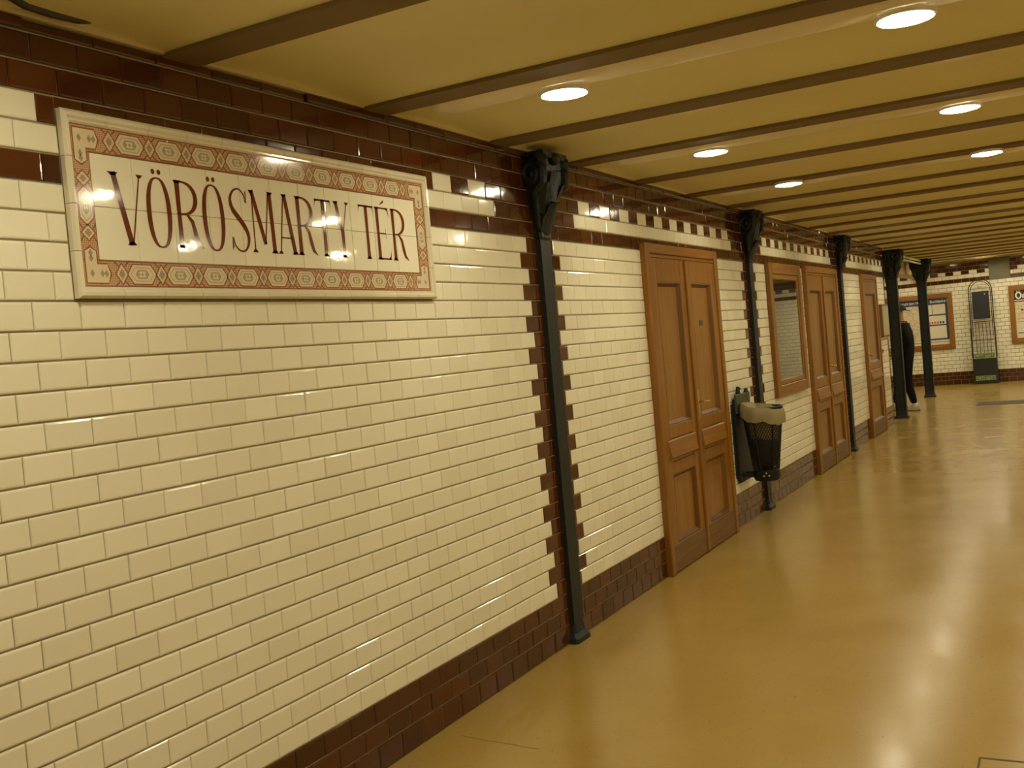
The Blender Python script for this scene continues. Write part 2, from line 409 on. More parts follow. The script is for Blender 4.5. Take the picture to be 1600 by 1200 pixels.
# ------------------------------------------------------------------ far wall with its tiles
mb = MB(); mb.box(XL-.2, XR+.2, YF+.006, YF+.25, 0, ZTOP+.1)
wall_far = struct(mb.build('wall_far', 'grout'), 'cream tiled end wall of the platform with brown top band', 'wall')
PAN = (.93, 1.33, 2.178, 2.62)
FR = [(-1.35, .17, .79, 1.99), (1.275, 2.75, .80, 2.0), PAN]
ft = []
for r in range(31):
    half = 0 if r % 2 else .5
    u = 0
    for k in range(-18, 28):
        x0 = .462+(k+half)*.1555; x1 = x0+.1555
        if x1 < XL or x0 > XR: continue
        if r < 3 or r in (26, 29, 30): brown = True
        elif r == 28: brown = (k % 2) != 0
        else: brown = False
        ft += cut(FR, (max(x0, XL), min(x1, XR), zr(r), zr(r+1), brown))
mb = MB()
for t in ft:
    a, b, c, d = t[0]+.002, t[1]-.002, t[2]+.003, t[3]-.003
    vs = [(a, YF+.008, c), (b, YF+.008, c), (b, YF+.008, d), (a, YF+.008, d), (a+.004, YF, c+.004), (b-.004, YF, c+.004), (b-.004, YF, d-.004), (a+.004, YF, d-.004)]
    mb.add(vs, [(4, 5, 6, 7)]+[(k, (k+1) % 4, 4+(k+1) % 4, 4+k) for k in range(4)], 1 if t[4] else 0)
o = mb.build('tile_field', ['cream', 'brown'], wall_far); o['kind'] = 'stuff'

# ------------------------------------------------------------------ walls outside the frame that close the hall
def plainwall(name, p0, p1, n, label):
    """vertical wall from p0 to p1 with thickness along n (away from the hall)"""
    a, b = Vector(p0+(0,)), Vector(p1+(0,)); L = (b-a).length; nn = Vector(n+(0,))*.2; up = Vector((0, 0, ZTOP+.1))
    vs = [a, b, b+up, a+up, a+nn, b+nn, b+nn+up, a+nn+up]
    mb = MB(); mb.add(vs, [(0, 1, 2, 3), (7, 6, 5, 4), (0, 4, 5, 1), (1, 5, 6, 2), (2, 6, 7, 3), (3, 7, 4, 0)])
    o = mb.build(name, 'tilewall'); uv = o.data.uv_layers.new(name='UVMap')
    for poly in o.data.polygons:
        for li in poly.loop_indices:
            co = o.data.vertices[o.data.loops[li].vertex_index].co
            uv.data[li].uv = ((co-a).dot((b-a).normalized()), co.z)
    return struct(o, label, 'wall')
plainwall('wall_right', (XR, YB), (XR, YF), (1, 0), 'cream tiled wall across the platform')
plainwall('wall_back', (0, YB), (XR, YB), (0, -1), 'cream tiled wall behind the viewer')
plainwall('wall_passage', (XL, WEND), (XL, YF), (-1, 0), 'cream tiled side wall of the exit passage')
plainwall('wall_passage_return', (XL, WEND-.02), (-.26, WEND-.02), (0, -1), 'cream tiled return at the end of the platform wall')

# ------------------------------------------------------------------ ceiling: shallow vaulted bays between steel beams
ZB = 2.62
bf = [-2.52, -1.52, -.52, .48, 1.49, 2.50, 3.55, 4.58, 5.48, 6.50, 7.52, 8.56, 9.55, 10.55]
while bf[-1] < YF-.6: bf.append(bf[-1]+1.0)
BW = .155
ceiling = None
mb = MB()
def bay(xa, xb, y0, y1, rise, hip):
    nx = [xa+(.4*(1-math.cos(PI/2*i/6)) if hip else 0) for i in range(7)] if hip else [xa]
    xs = sorted(set([round(v, 4) for v in nx]+[xb])); ny = 10
    vs = []; fs = []
    for x in xs:
        k = 1.0
        if hip: q = min(1, (x-xa)/.4); k = math.sqrt(max(0, 1-(1-q)**2))
        for j in range(ny+1):
            t = j/ny; vs.append((x, y0+(y1-y0)*t, ZB+.012+rise*k*(1-(2*t-1)**2)))
    for i in range(len(xs)-1):
        for j in range(ny): fs.append((i*(ny+1)+j, i*(ny+1)+j+1, (i+1)*(ny+1)+j+1, (i+1)*(ny+1)+j))
    mb.add(vs, fs)
edges = [YB+BW]+bf+[YF+BW]
for i in range(len(edges)-1):
    y0, y1 = edges[i]-.03, edges[i+1]-BW+.03
    y0 = max(y0, YB); y1 = min(y1, YF)
    left = 0.0 if y1 < WEND+.5 else XL
    bay(left-.01, XR, y0, y1, .035 if y1 < 9.2 else .065, left == 0.0)
mb.box(XL-.2, XR+.2, YB-.2, YF+.2, ZB+.16, ZB+.3)
ceiling = struct(mb.build('ceiling', 'plaster', smooth=True), 'yellowed plaster ceiling of shallow vaults between beams', 'ceiling')
for yb in bf:
    left = 0.0 if yb < WEND+.4 else XL
    m2 = MB(); a, b = yb-BW, yb
    m2.box(left, XR, a, b, ZB, ZB+.014); m2.box(left, XR, (a+b)/2-.007, (a+b)/2+.007, ZB+.014, ZB+.13)
    m2.box(left, XR, a+.002, a+.012, ZB+.014, ZB+.02); m2.box(left, XR, b-.012, b-.002, ZB+.014, ZB+.02)
    m2.build('beam', 'steel_beam', ceiling)

# ------------------------------------------------------------------ trims
mb = MB(); mb.box(0, .016, YB, WEND, ZTOP-.004, ZTOP+.012)
struct(mb.build('trim_1', 'beige'), 'thin painted cornice line where the wall meets the ceiling', 'trim')
mb = MB(); mb.box(-.62, -.30, 17.2, YF, 2.36, ZB+.02); mb.box(-.30, -.285, 17.2, YF, 2.36, 2.385)
struct(mb.build('trim_2', 'beige'), 'beige bulkhead over the exit passage behind the free columns', 'bulkhead')

# ------------------------------------------------------------------ columns
def rrect(cx, cy, hx, hy, z, ch=.012):
    return [(cx-hx+ch, cy-hy, z), (cx+hx-ch, cy-hy, z), (cx+hx, cy-hy+ch, z), (cx+hx, cy+hy-ch, z), (cx+hx-ch, cy+hy, z), (cx-hx+ch, cy+hy, z), (cx-hx, cy+hy-ch, z), (cx-hx, cy-hy+ch, z)]
def spiral(cx, cz, y, r0, turns, sgn, start, n=26):
    return [(cx+sgn*(r0*(1-.82*i/n))*math.cos(start+sgn*0+turns*2*PI*i/n), y, cz+(r0*(1-.82*i/n))*math.sin(start+turns*2*PI*i/n)) for i in range(n+1)]
def leaf(mb, base, tip, out, width, mi=0, n=8):
    """acanthus-like leaf: a thick ribbed strip from base to a tip that curls outward"""
    base, tip, out = Vector(base), Vector(tip), Vector(out); ax = tip-base; side = ax.cross(out).normalized()
    pts = []
    for i in range(n+1):
        t = i/n; p = base+ax*t+out*(.9*t*t if t < .8 else .9*t*t)-(ax.normalized()*.10*max(0, t-.72)**1.2*3)
        w = width*(math.sin(PI*min(1, .18+.82*t)**.8)+.12)*(1+.14*math.sin(t*22))
        pts.append((p, max(w, .004)))
    vs = []; fs = []; o2 = out.normalized()*.012
    for p, w in pts:
        vs += [p-side*w, p-side*w*.5+o2*.5, p+o2*1.3, p+side*w*.5+o2*.5, p+side*w, p-o2*.6]
    for i in range(n):
        for k in range(6):
            k2 = (k+1) % 6; fs.append((i*6+k, i*6+k2, (i+1)*6+k2, (i+1)*6+k))
    fs += [tuple(range(6)), tuple(n*6+k for k in reversed(range(6)))]
    mb.add(vs, fs, mi)
def make_column(name, free):
    root = empty(name)
    if free: cx, hx, hy = .0, .074, .045
    else: cx, hx, hy = .003, .020, .050
    m2 = MB(); zs = 2.24
    m2.loft([rrect(cx, 0, hx, hy, .10), rrect(cx, 0, hx, hy, zs)])
    ed = hx+.006
    if free:
        for s in (-1, 1): m2.box(cx+s*hx-.006, cx+s*hx+.006, -hy-.012, hy+.012, .10, zs)
    else:
        for s in (-1, 1): m2.box(-.005, cx+hx-.004, s*(hy+.003)-.004, s*(hy+.003)+.004, .10, zs)
        m2.box(cx+hx-.004, cx+hx+.004, -hy-.010, hy+.010, .10, zs)
    m2.build('shaft', 'iron', root)
    m2 = MB(); m2.loft([rrect(cx, 0, hx+.03, hy+.035, .0), rrect(cx, 0, hx+.028, hy+.033, .025), rrect(cx, 0, hx+.012, hy+.014, .05), rrect(cx, 0, hx+.004, hy+.004, .11)])
    m2.build('base', 'iron', root)
    m2 = MB(); k = 0
    for s in (-1, 1):
        z = .22
        while z < 2.2:
            m2.sphere((cx+(hx*.25 if not free else -hx*.55), s*(hy+.006), z), (.008, .006, .008), seg=6, rings=4)
            if free: m2.sphere((cx+hx*.55, s*(hy+.006), z), (.008, .006, .008), seg=6, rings=4)
            z += .14
    o = m2.build('rivet_rows', 'iron', root, smooth=True)
    # capital: flaring core, abacus, collar, scrolls, leaves
    m2 = MB(); rings = []
    prof = [(0, 0, 0), (.04, .010, .010), (.10, .035, .035), (.17, .066, .070), (.25, .082, .088), (.345, .088, .094)]
    for dz, ex, ey in prof: rings.append(rrect(cx+(ex*.5 if not free else ex*0), 0, hx+(ex*.5 if not free else ex), hy+ey*.85, zs+dz, .014))
    m2.loft(rings); cap = m2.build('capital', 'iron_patina', root, smooth=True)
    m2 = MB(); x0, x1 = (-.004, .128) if not free else (cx-.21, cx+.165)
    m2.loft([[(a, b2, z) for a, b2 in ((x0, -hb), (x1, -hb), (x1, hb), (x0, hb))] for z, hb in ((zs+.345, .120), (zs+.355, .140), (zs+.378, .140))])
    m2.build('abacus', 'iron_patina', root)
    m2 = MB(); m2.loft([rrect(cx, 0, hx+.004, hy+.006, zs-.075), rrect(cx, 0, hx+.014, hy+.018, zs-.06), rrect(cx, 0, hx+.014, hy+.018, zs-.035), rrect(cx, 0, hx+.004, hy+.006, zs-.02)])
    m2.build('collar', 'iron_patina', root)
    sides = [1] if not free else [1, -1]
    for sx in sides:
        xf = (lambda d: cx+sx*(hx+d))
        for s in (-1, 1):
            m2 = MB(); yy = s*(hy+.082)
            sc = spiral(xf(.028), zs+.262, yy, .066, 1.35, sx, PI*.15)
            tail = [(xf(.006+.02*t), yy*(.55+.45*t), zs-.02+.23*t) for t in (0, .2, .4, .6, .8)]
            neck = [(xf(.045), yy, zs+.19), (xf(.078), yy, zs+.215)]
            pts = tail+neck+sc; n = len(pts)
            m2.tube(pts, [(.012+.012*min(1, i/6), .016+.010*min(1, i/6)) if i < n-8 else (.022*(n-i)/9+.006, .024) for i in range(n)], seg=8, up=(0, 1, 0))
            m2.sphere((xf(.028), yy+s*.008, zs+.262), .022)
            sc_o = m2.build('scroll', 'iron_patina', cap, smooth=True)
            m2 = MB(); yv = s*(hy+.088)   # corner knob under the abacus
            m2.tube([(xf(.055), yv-.03*s, zs+.325), (xf(.085), yv, zs+.332), (xf(.102), yv+.016*s, zs+.335)], [.036, .040, .026], seg=10)
            m2.build('corner_knob', 'iron_patina', cap, smooth=True)
        m2 = MB(); leaf(m2, (xf(.006), 0, zs-.05), (xf(.078), 0, zs+.17), (sx*.042, 0, 0), .062); m2.build('leaf', 'iron_patina', cap, smooth=True)
        m2 = MB(); leaf(m2, (xf(.070), 0, zs+.12), (xf(.092), 0, zs+.34), (sx*.040, 0, 0), .060); m2.build('leaf', 'iron_patina', cap, smooth=True)
        for s in (-1, 1):
            m2 = MB(); leaf(m2, (xf(.030), s*.045, zs+.06), (xf(.088), s*.105, zs+.27), (sx*.030, s*.02, 0), .040); m2.build('leaf', 'iron_patina', cap, smooth=True)
        m2 = MB(); m2.sphere((xf(.098), 0, zs+.345), (.03, .045, .035), seg=10, rings=7); m2.build('leaf', 'iron_patina', cap, smooth=True)
    for s in (-1, 1):
        m2 = MB(); leaf(m2, (cx, s*(hy+.004), zs-.04), (cx, s*(hy+.03), zs+.16), (0, s*.035, 0), min(.05, hx*.9)); m2.build('leaf', 'iron_patina', cap, smooth=True)
    return root
cL = ['dark cast iron wall column with scroll capital right of the station name sign',
      'dark cast iron wall column between the waste bin and the wooden window',
      'slim dark cast iron wall column between the second and third wooden doors',
      'free standing dark iron column partly hiding the walking person',
      'free standing dark iron column in front of the framed map on the end wall']
proto = make_column('iron_column', False)
for i in range(3):
    o = proto if i == 0 else copy_tree(proto); o.location = (0, YC[i]+.014, 0); tag(o, cL[i], 'column', 'iron columns along the platform wall')
protof = make_column('iron_column', True)
for i in (3, 4):
    o = protof if i == 3 else copy_tree(protof); o.location = (.012 if i == 3 else -.04, YC[i], 0); tag(o, cL[i], 'column', 'iron columns along the platform wall')

# ------------------------------------------------------------------ ceiling ducts and lamps
duct_y = [bf[6]+.012, bf[8]+.012, bf[10]+.012]
def make_duct(y0, label):
    m2 = MB(); prof = [(0, .05), (0, .022), (.02, .008), (.06, .001), (.12, 0), (.17, .008), (.205, .026), (.218, .06)]
    rings = []
    for x, k in ((.17, .25), (.18, .6), (.21, .9), (.26, 1), (XR-.02, 1)):
        rings.append([(x, y0+.1075+(p[0]-.1075)*k, ZB-.012+(1-k)*.05+p[1]) for p in prof])
    m2.loft(rings); return tag(m2.build('ceiling_duct', 'duct', smooth=True), label, 'duct', 'ceiling ducts')
make_duct(duct_y[0], 'painted ceiling duct carrying the two nearest lamps')
make_duct(duct_y[1], 'painted ceiling duct carrying the second pair of lamps')
make_duct(duct_y[2], 'painted ceiling duct carrying the third pair of lamps')
def make_lamp():
    root = empty('ceiling_lamp')
    m2 = MB(); m2.lathe([(.102, .016), (.104, .006), (.100, -.002), (.094, -.003), (.093, .004)], seg=28, cap=False); m2.build('trim_ring', 'lamp_trim', root, smooth=True)
    m2 = MB(); m2.lathe([(.001, -.014), (.04, -.012), (.075, -.006), (.091, .002), (.093, .004)], seg=28); m2.build('diffuser', 'glow', root, smooth=True)
    m2 = MB(); m2.lathe([(.098, .002), (.098, .045)], seg=20); m2.build('housing', 'lamp_trim', root)
    return root
lamp0 = make_lamp(); first = [True]
def lamp(x, y, z, label, group):
    o = lamp0 if first[0] else copy_tree(lamp0); first[0] = False
    o.location = (x, y, z); tag(o, label, 'lamp', group)
near = [((.742, 3.752), 'round lit ceiling lamp above and left of the first iron column capital'), ((2.04, 3.752), 'round lit ceiling lamp in the top right corner, the largest in view'),
        ((.742, 5.662), 'round lit ceiling lamp over the nearest wooden door'), ((2.04, 5.662), 'round lit ceiling lamp at the right, second nearest in the right hand row'),
        ((.74, 7.48), 'smallest lit ceiling lamp, farthest of the row near the tiled wall'), ((2.04, 7.48), 'smallest lit ceiling lamp at the right edge, farthest in the right hand row')]
for (x, y), l in near: lamp(x, y, 2.603, l, 'round ceiling lamps in view')
for y in (-.25, 1.55, 3.752, 5.662, 7.48):
    for x in (.742, 2.04, 3.34):
        if (x < 3 and y > 2): continue
        lamp(x, y, 2.603, 'round lit ceiling lamp outside the picture', 'lamps outside the picture')
for i in range(12, len(bf)-1, 2):
    for x in (.742, 2.04, 3.34):
        lamp(x, bf[i]+.17, 2.664, 'round lit ceiling lamp tucked up between far beams', 'lamps hidden between the far beams')
lamp(-.78, 23.16, 2.668, 'round lit ceiling lamp over the exit passage beside the map', 'lamps over the exit passage')
lamp(.88, 23.16, 2.668, 'round lit ceiling lamp close above the newspaper rack', 'lamps over the newspaper rack')
lamp(2.35, 23.16, 2.668, 'round lit ceiling lamp close above the right hand notice board', 'lamps over the notice board')
for x in (.1, 1.6, 3.1): lamp(x, bf[-2]+.17, 2.664, 'added unseen ceiling lamp brightening the far end, in the last bays before the end wall', 'added lamps in the last bays before the end wall')  # extra unseen row, added to brighten the end wall
lamp(-1.2, bf[-4]+.17, 2.664, 'added unseen ceiling lamp over the middle of the exit passage', 'added lamps over the exit passage middle')  # unseen lamp added to throw more light into the far area
lamp(-1.2, bf[-6]+.17, 2.664, 'added unseen ceiling lamp over the near end of the exit passage', 'added lamps over the exit passage near end')  # second unseen lamp added for light at the far end

# dark conduit bend at the near ceiling corner
m2 = MB(); m2.tube([(.16, 1.60, 2.66), (.12, 1.70, 2.655), (.07, 1.76, 2.652), (.04, 1.83, 2.650), (.034, 1.92, 2.650), (.036, 2.0, 2.652), (.04, 2.04, 2.66)], .014, seg=10)
tag(m2.build('ceiling_conduit', 'conduit', smooth=True), 'dark bent conduit on the ceiling at the top left corner', 'conduit')
for k in range(2):
    m2 = MB(); m2.tube([(-.02, 17.01, 2.585-.055*k), (-.02, 20.87, 2.585-.055*k)], .017, seg=8)
    tag(m2.build('cable_pipe', 'white', smooth=True), ['upper pale cable pipe running between the two free columns', 'lower pale cable pipe running between the two free columns'][k], 'pipe', 'pale pipes between the free columns')

# ------------------------------------------------------------------ doors
def door(name, y0, y1, zt, leaves, label, kick=True):
    root = empty(name, (0, y0, 0)); struct(root, label, 'door'); w = y1-y0; J = .068; XJ = .042; XLf = .031
    mbb = MB(); mbb.bbox(-.004, XJ, 0, J, 0, zt, .006); mbb.build('jamb', 'wood', root)
    mbb = MB(); mbb.bbox(-.004, XJ, w-J, w, 0, zt, .006); mbb.build('jamb', 'wood', root)
    mbb = MB(); mbb.bbox(-.004, XJ, J, w-J, zt-J, zt, .006); mbb.bbox(0, XJ-.012, J, w-J, zt-J-.025, zt-J, .004); mbb.build('head', 'wood_h', root)
    lw = (w-2*J)/leaves
    for i in range(leaves):
        a = J+i*lw+.003; b = a+lw-.006; top = zt-J-.027; st = .115
        zs = [(.008, .20), (.66, .74), (.90, .99), (top-.16, top)]
        L = MB()
        L.bbox(0, XLf, a, a+st, .008, top, .004); L.bbox(0, XLf, b-st, b, .008, top, .004)
        for (c, d) in zs[1:]: L.bbox(0, XLf-.001, a+st, b-st, c, d, .002)
        lf = L.build('leaf', 'wood', root)
        K = MB(); K.bbox(0, XLf+.003, a, b, .008, .195, .004); K.build('kick_rail', 'wood_worn', lf)
        def panel(c, d, nm):
            P = MB(); mo = .030; ya, yb = a+st, b-st
            # sloped moulding round a sunk flat
            o = [(XLf-.004, ya, c), (XLf-.004, yb, c), (XLf-.004, yb, d), (XLf-.004, ya, d)]
            q = [(XLf-.002, ya+.008, c+.008), (XLf-.002, yb-.008, c+.008), (XLf-.002, yb-.008, d-.008), (XLf-.002, ya+.008, d-.008)]
            n_ = [(.003, ya+mo, c+mo), (.003, yb-mo, c+mo), (.003, yb-mo, d-mo), (.003, ya+mo, d-mo)]
            fs = []
            for k in range(4):
                j = (k+1) % 4; fs += [(k, j, 4+j, 4+k), (4+k, 4+j, 8+j, 8+k)]
            P.add(o+q+n_, fs); P.build('moulding', 'wood_dark', lf)
            P = MB(); P.bbox(-.004, .0035, ya+mo, yb-mo, c+mo, d-mo, .001); P.build(nm, 'wood_pale', lf)
        panel(.195, .66, 'panel'); panel(.99, top-.16, 'panel')
        # raised apron moulding on the lock rail
        P = MB(); ya, yb = a+.06, b-.06
        P.loft([[(XLf-.002, ya, .745), (XLf-.002, yb, .745), (XLf-.002, yb, .895), (XLf-.002, ya, .895)],
                [(XLf+.006, ya+.004, .765), (XLf+.006, yb-.004, .765), (XLf+.006, yb-.004, .885), (XLf+.006, ya+.004, .885)],
                [(XLf+.022, ya+.010, .775), (XLf+.022, yb-.010, .775), (XLf+.010, yb-.03, .862), (XLf+.010, ya+.03, .862)]])
        P.build('apron', 'wood_h', lf)
        if i == leaves-1:
            hy = a+.055
            P = MB(); P.bbox(XLf-.001, XLf+.005, hy-.018, hy+.018, .97, 1.19, .002); ep = P.build('escutcheon', 'brass', lf)
            P = MB(); P.tube([(XLf, hy, 1.10), (XLf+.045, hy, 1.10), (XLf+.052, hy+.012, 1.10), (XLf+.050, hy+.115, 1.095)], [.009, .009, .010, .008], seg=8); P.build('handle', 'brass', lf, smooth=True)
            if leaves == 2 and name == 'door_1':
                P = MB(); P.bbox(.003, .0060, (a+b)/2-.04, (a+b)/2+.04, 1.655, 1.695, .0005); q = P.build('name_plate', 'dark_print', lf); q['label'] = 'small dark plate on the upper panel'
    if leaves == 2:
        mid = J+lw
        P = MB(); P.bbox(XLf-.002, XLf+.016, mid-.022, mid+.022, .01, zt-J-.03, .007); P.build('astragal', 'wood', root)
    return root
door('door_1', *rects['door1'][:2], rects['door1'][3], 2, 'nearest wooden double door, between the first iron column and the waste bin')
door('door_2', *rects['door2'][:2], rects['door2'][3], 2, 'wooden double door just right of the wooden window')
door('door_3', *rects['door3'][:2], rects['door3'][3], 1, 'narrow single wooden door near the end of the tiled wall')

# ------------------------------------------------------------------ window
y0, y1, z0, z1 = rects['window']
root = empty('window_1', (0, y0, z0)); struct(root, 'wooden framed window with dark glass left of the second double door', 'window')
w, h = y1-y0, z1-z0; F = .105
for nm, a, b, c, d, mm in (('frame_stile', 0, F, 0, h, 'wood'), ('frame_stile', w-F, w, 0, h, 'wood'), ('frame_rail', F, w-F, 0, F, 'wood_h'), ('frame_rail', F, w-F, h-F, h, 'wood_h')):
    m2 = MB(); m2.bbox(-.004, .040, a, b, c, d, .006); m2.build(nm, mm, root)
for nm, a, b, c, d, mm in (('sash_stile', F, F+.05, F, h-F, 'wood'), ('sash_stile', w-F-.05, w-F, F, h-F, 'wood'), ('sash_rail', F+.05, w-F-.05, F, F+.05, 'wood_h'), ('sash_rail', F+.05, w-F-.05, h-F-.05, h-F, 'wood_pale')):
    m2 = MB(); m2.bbox(.002, .030, a, b, c, d, .006); m2.build(nm, mm, root)
m2 = MB(); m2.box(.018, .023, F+.045, w-F-.045, F+.045, h-F-.045); m2.build('pane', 'glass', root)
m2 = MB(); m2.box(-.004, .001, F, w-F, F, h-F); m2.build('unlit_room_sheet', 'unlit_room_paint', root)  # flat sheet painted dark in place of the unlit room behind

# ------------------------------------------------------------------ station name sign
SY, SZ = rects['sign'][0], rects['sign'][2]
sign = empty('station_sign', (0, SY, SZ)); tag(sign, 'cream tiled station name sign reading VÖRÖSMARTY TÉR in dark red letters', 'sign')
SW = rects['sign'][1]-SY; SH = rects['sign'][3]-SZ
fx0, fx1, fz0, fz1 = 2.012-SY, 3.69-SY, 1.964-SZ, 2.277-SZ      # lettered field
ox0, ox1, oz0, oz1 = 1.952-SY, 3.765-SY, 1.886-SZ, 2.355-SZ      # outside of the ornament band
XS = .014
m2 = MB(); m2.box(-.006, .006, .005, SW-.005, .005, SH-.005); m2.build('backing', 'grout', sign)
# frame moulding: pieces of glazed moulding tiles, mitred corners
def profpts(t):  # distance in from the outer edge -> height x
    return t
prof = [(0, 0.0), (0, .018), (.006, .026), (.014, .027), (.019, .021), (.023, .021), (.027, .015)]
def mould(side, k0, k1, kn):
    L = SW if side in 'tb' else SH
    wi = {'t': SH-oz1, 'b': oz0, 'l': ox0, 'r': SW-ox1}[side]
    m2 = MB(); rings = []
    for k in (k0, k1):
        g = .0008*(1 if k == k0 else -1)
        ring = []
        for (t, x) in prof+[(.027, 0.0)]:
            d = t/.027*wi
            lo = {'t': ox0, 'b': ox0, 'l': oz0, 'r': oz0}[side]*t/.027; hi = {'t': SW-ox1, 'b': SW-ox1, 'l': SH-oz1, 'r': SH-oz1}[side]*t/.027
            s = k/kn*L
            if k == 0: s = lo
            if k == kn: s = L-hi
            s += g if 0 < k < kn else 0
            ring.append({'t': (x, s, SH-d), 'b': (x, s, d), 'l': (x, d, s), 'r': (x, SW-d, s)}[side])
        rings.append(ring)
    m2.loft(rings); m2.build('frame_moulding', 'frame_glaze', sign)
for side, kn in (('t', 12), ('b', 12), ('l', 4), ('r', 4)):
    for k in range(kn): mould(side, k, k+1, kn)
# field tiles 11 x 2
tw = (fx1-fx0)/11; th = (fz1-fz0)/2
for i in range(11):
    for j in range(2):
        m2 = MB(); a, b, c, d = fx0+i*tw+.0006, fx0+(i+1)*tw-.0006, fz0+j*th+.0006, fz0+(j+1)*th-.0006
        m2.bbox(.006, XS, a-(a+b)/2, b-(a+b)/2, c-(c+d)/2, d-(c+d)/2, .0018)
        o = m2.build('tile', 'field', sign, loc=(0, (a+b)/2, (c+d)/2)); o.rotation_euler = (0, (R_.random()-.5)*.006, (R_.random()-.5)*.006)
# ornament band tiles + print
bw_x0, bw_z0 = fx0-ox0, fz0-oz0
def band_tile(a, b, c, d):
    m2 = MB(); m2.bbox(.006, XS, a+.0005, b-.0005, c+.0005, d-.0005, .0015); m2.build('border_tile', 'orn_ground', sign)
for i in range(11):
    band_tile(fx0+i*tw, fx0+(i+1)*tw, oz0, fz0); band_tile(fx0+i*tw, fx0+(i+1)*tw, fz1, oz1)
for j in range(2):
    band_tile(ox0, fx0, fz0+j*th, fz0+(j+1)*th); band_tile(fx1, ox1, fz0+j*th, fz0+(j+1)*th)
for (a, b) in ((ox0, fx0), (fx1, ox1)):
    for (c, d) in ((oz0, fz0), (fz1, oz1)): band_tile(a, b, c, d)
def poly(mb, pts, x, mi): mb.add([(x, p[0], p[1]) for p in pts], [tuple(range(len(pts)))], mi)
def ring2(mb, outer, inner, x, mi):
    n = len(outer); mb.add([(x, p[0], p[1]) for p in outer]+[(x, p[0], p[1]) for p in inner], [(k, (k+1) % n, n+(k+1) % n, n+k) for k in range(n)], mi)
def unit(mb, cx, cz, L, Wd, vert, what):
    tr = (lambda u, v: (cx+v, cz+u)) if vert else (lambda u, v: (cx+u, cz+v))
    def octo(l, w_): return [tr(-l, 0), tr(-l*.62, -w_), tr(l*.62, -w_), tr(l, 0), tr(l*.62, w_), tr(-l*.62, w_)]
    def dia(l, w_): return [tr(-l, 0), tr(0, -w_), tr(l, 0), tr(0, w_)]
    if what == 'o':
        ring2(mb, octo(L*.385, Wd*.41), octo(L*.355, Wd*.36), XS+.0005, 0)
        poly(mb, octo(L*.355, Wd*.36), XS+.0005, 1)
        ring2(mb, octo(L*.29, Wd*.27), octo(L*.275, Wd*.245), XS+.0009, 2); ring2(mb, octo(L*.17, Wd*.17), octo(L*.13, Wd*.12), XS+.0009, 2)
        for k in (-1, 0, 1): poly(mb, [tr(L*.09*k-L*.03, 0), tr(L*.09*k, -Wd*.08), tr(L*.09*k+L*.03, 0), tr(L*.09*k, Wd*.08)], XS+.0009, 2)
        for s in (-1, 1): poly(mb, [tr(-L*.36, s*Wd*.47), tr(L*.36, s*Wd*.47), tr(L*.36, s*Wd*.44), tr(-L*.36, s*Wd*.44)], XS+.0005, 0)
    else:
        ring2(mb, dia(L*.17, Wd*.46), dia(L*.145, Wd*.39), XS+.0005, 0)
        ring2(mb, dia(L*.125, Wd*.34), dia(L*.085, Wd*.23), XS+.0009, 1)
        poly(mb, dia(L*.06, Wd*.16), XS+.0009, 2)
        for s in (-1, 1):
            for q in (-1, 1): poly(mb, [tr(s*L*.145, q*Wd*.47), tr(s*L*.20, q*Wd*.47), tr(s*L*.07, q*Wd*.20+q*Wd*.06), tr(s*L*.045, q*Wd*.28)], XS+.0005, 0)
orn = MB()
hb = fz0-oz0; ht = oz1-fz1; vl = fx0-ox0; vr = ox1-fx1
for cz, wd_ in ((oz0+hb/2, hb), (fz1+ht/2, ht)):
    for i in range(11):
        unit(orn, fx0+tw*(i+.5), cz, tw, wd_, False, 'd')
        if i: unit(orn, fx0+tw*i, cz, tw, wd_, False, 'o')
for cx_, wd_ in ((ox0+vl/2, vl), (fx1+vr/2, vr)):
    unit(orn, cx_, fz0+th, th, wd_, True, 'o')
    for j in range(2): unit(orn, cx_, fz0+th*(j+.5), th, wd_, True, 'd')
for ex, sx_, vw in ((ox0, 1, vl), (ox1, -1, vr)):
    for ez, sz_, hw_ in ((oz0, 1, hb), (oz1, -1, ht)):
        P2 = lambda a, b: (ex+sx_*a, ez+sz_*b)
        def lshape(g, x, mi):
            poly(orn, [P2(vw*.10+g, hw_*.10+g), P2(vw+tw*.16, hw_*.10+g), P2(vw+tw*.27-g*1.6, hw_*.5), P2(vw+tw*.16, hw_*.90-g), P2(vw*.10+g, hw_*.90-g)], x, mi)
            poly(orn, [P2(vw*.10+g, hw_*.90-g), P2(vw*.90-g, hw_*.90-g), P2(vw*.90-g, hw_+th*.16), P2(vw*.5, hw_+th*.27-g*1.6), P2(vw*.10+g, hw_+th*.16)], x, mi)
        lshape(0, XS+.0004, 0); lshape(.0045, XS+.0007, 1); 
        for a, b in ((vw*.5, hw_*.5), (vw+.005, hw_*.5), (vw+tw*.13, hw_*.5), (vw*.5, hw_+.005), (vw*.5, hw_+th*.13)):
            poly(orn, [P2(a-.008, b), P2(a, b-.012), P2(a+.008, b), P2(a, b+.012)], XS+.0010, 2)
# border lines
for (a, b, c, d) in ((ox0, ox1, oz0, oz1), (fx0, fx1, fz0, fz1)):
    t = .0035
    ring2(orn, [(a, c), (b, c), (b, d), (a, d)], [(a+t, c+t), (b-t, c+t), (b-t, d-t), (a+t, d-t)] if a == ox0 else [(a-t, c-t), (b+t, c-t), (b+t, d+t), (a-t, d+t)], XS+.0004, 0)
orn.build('border_print', ['orn_dark', 'orn_light', 'orn_grey'], sign)
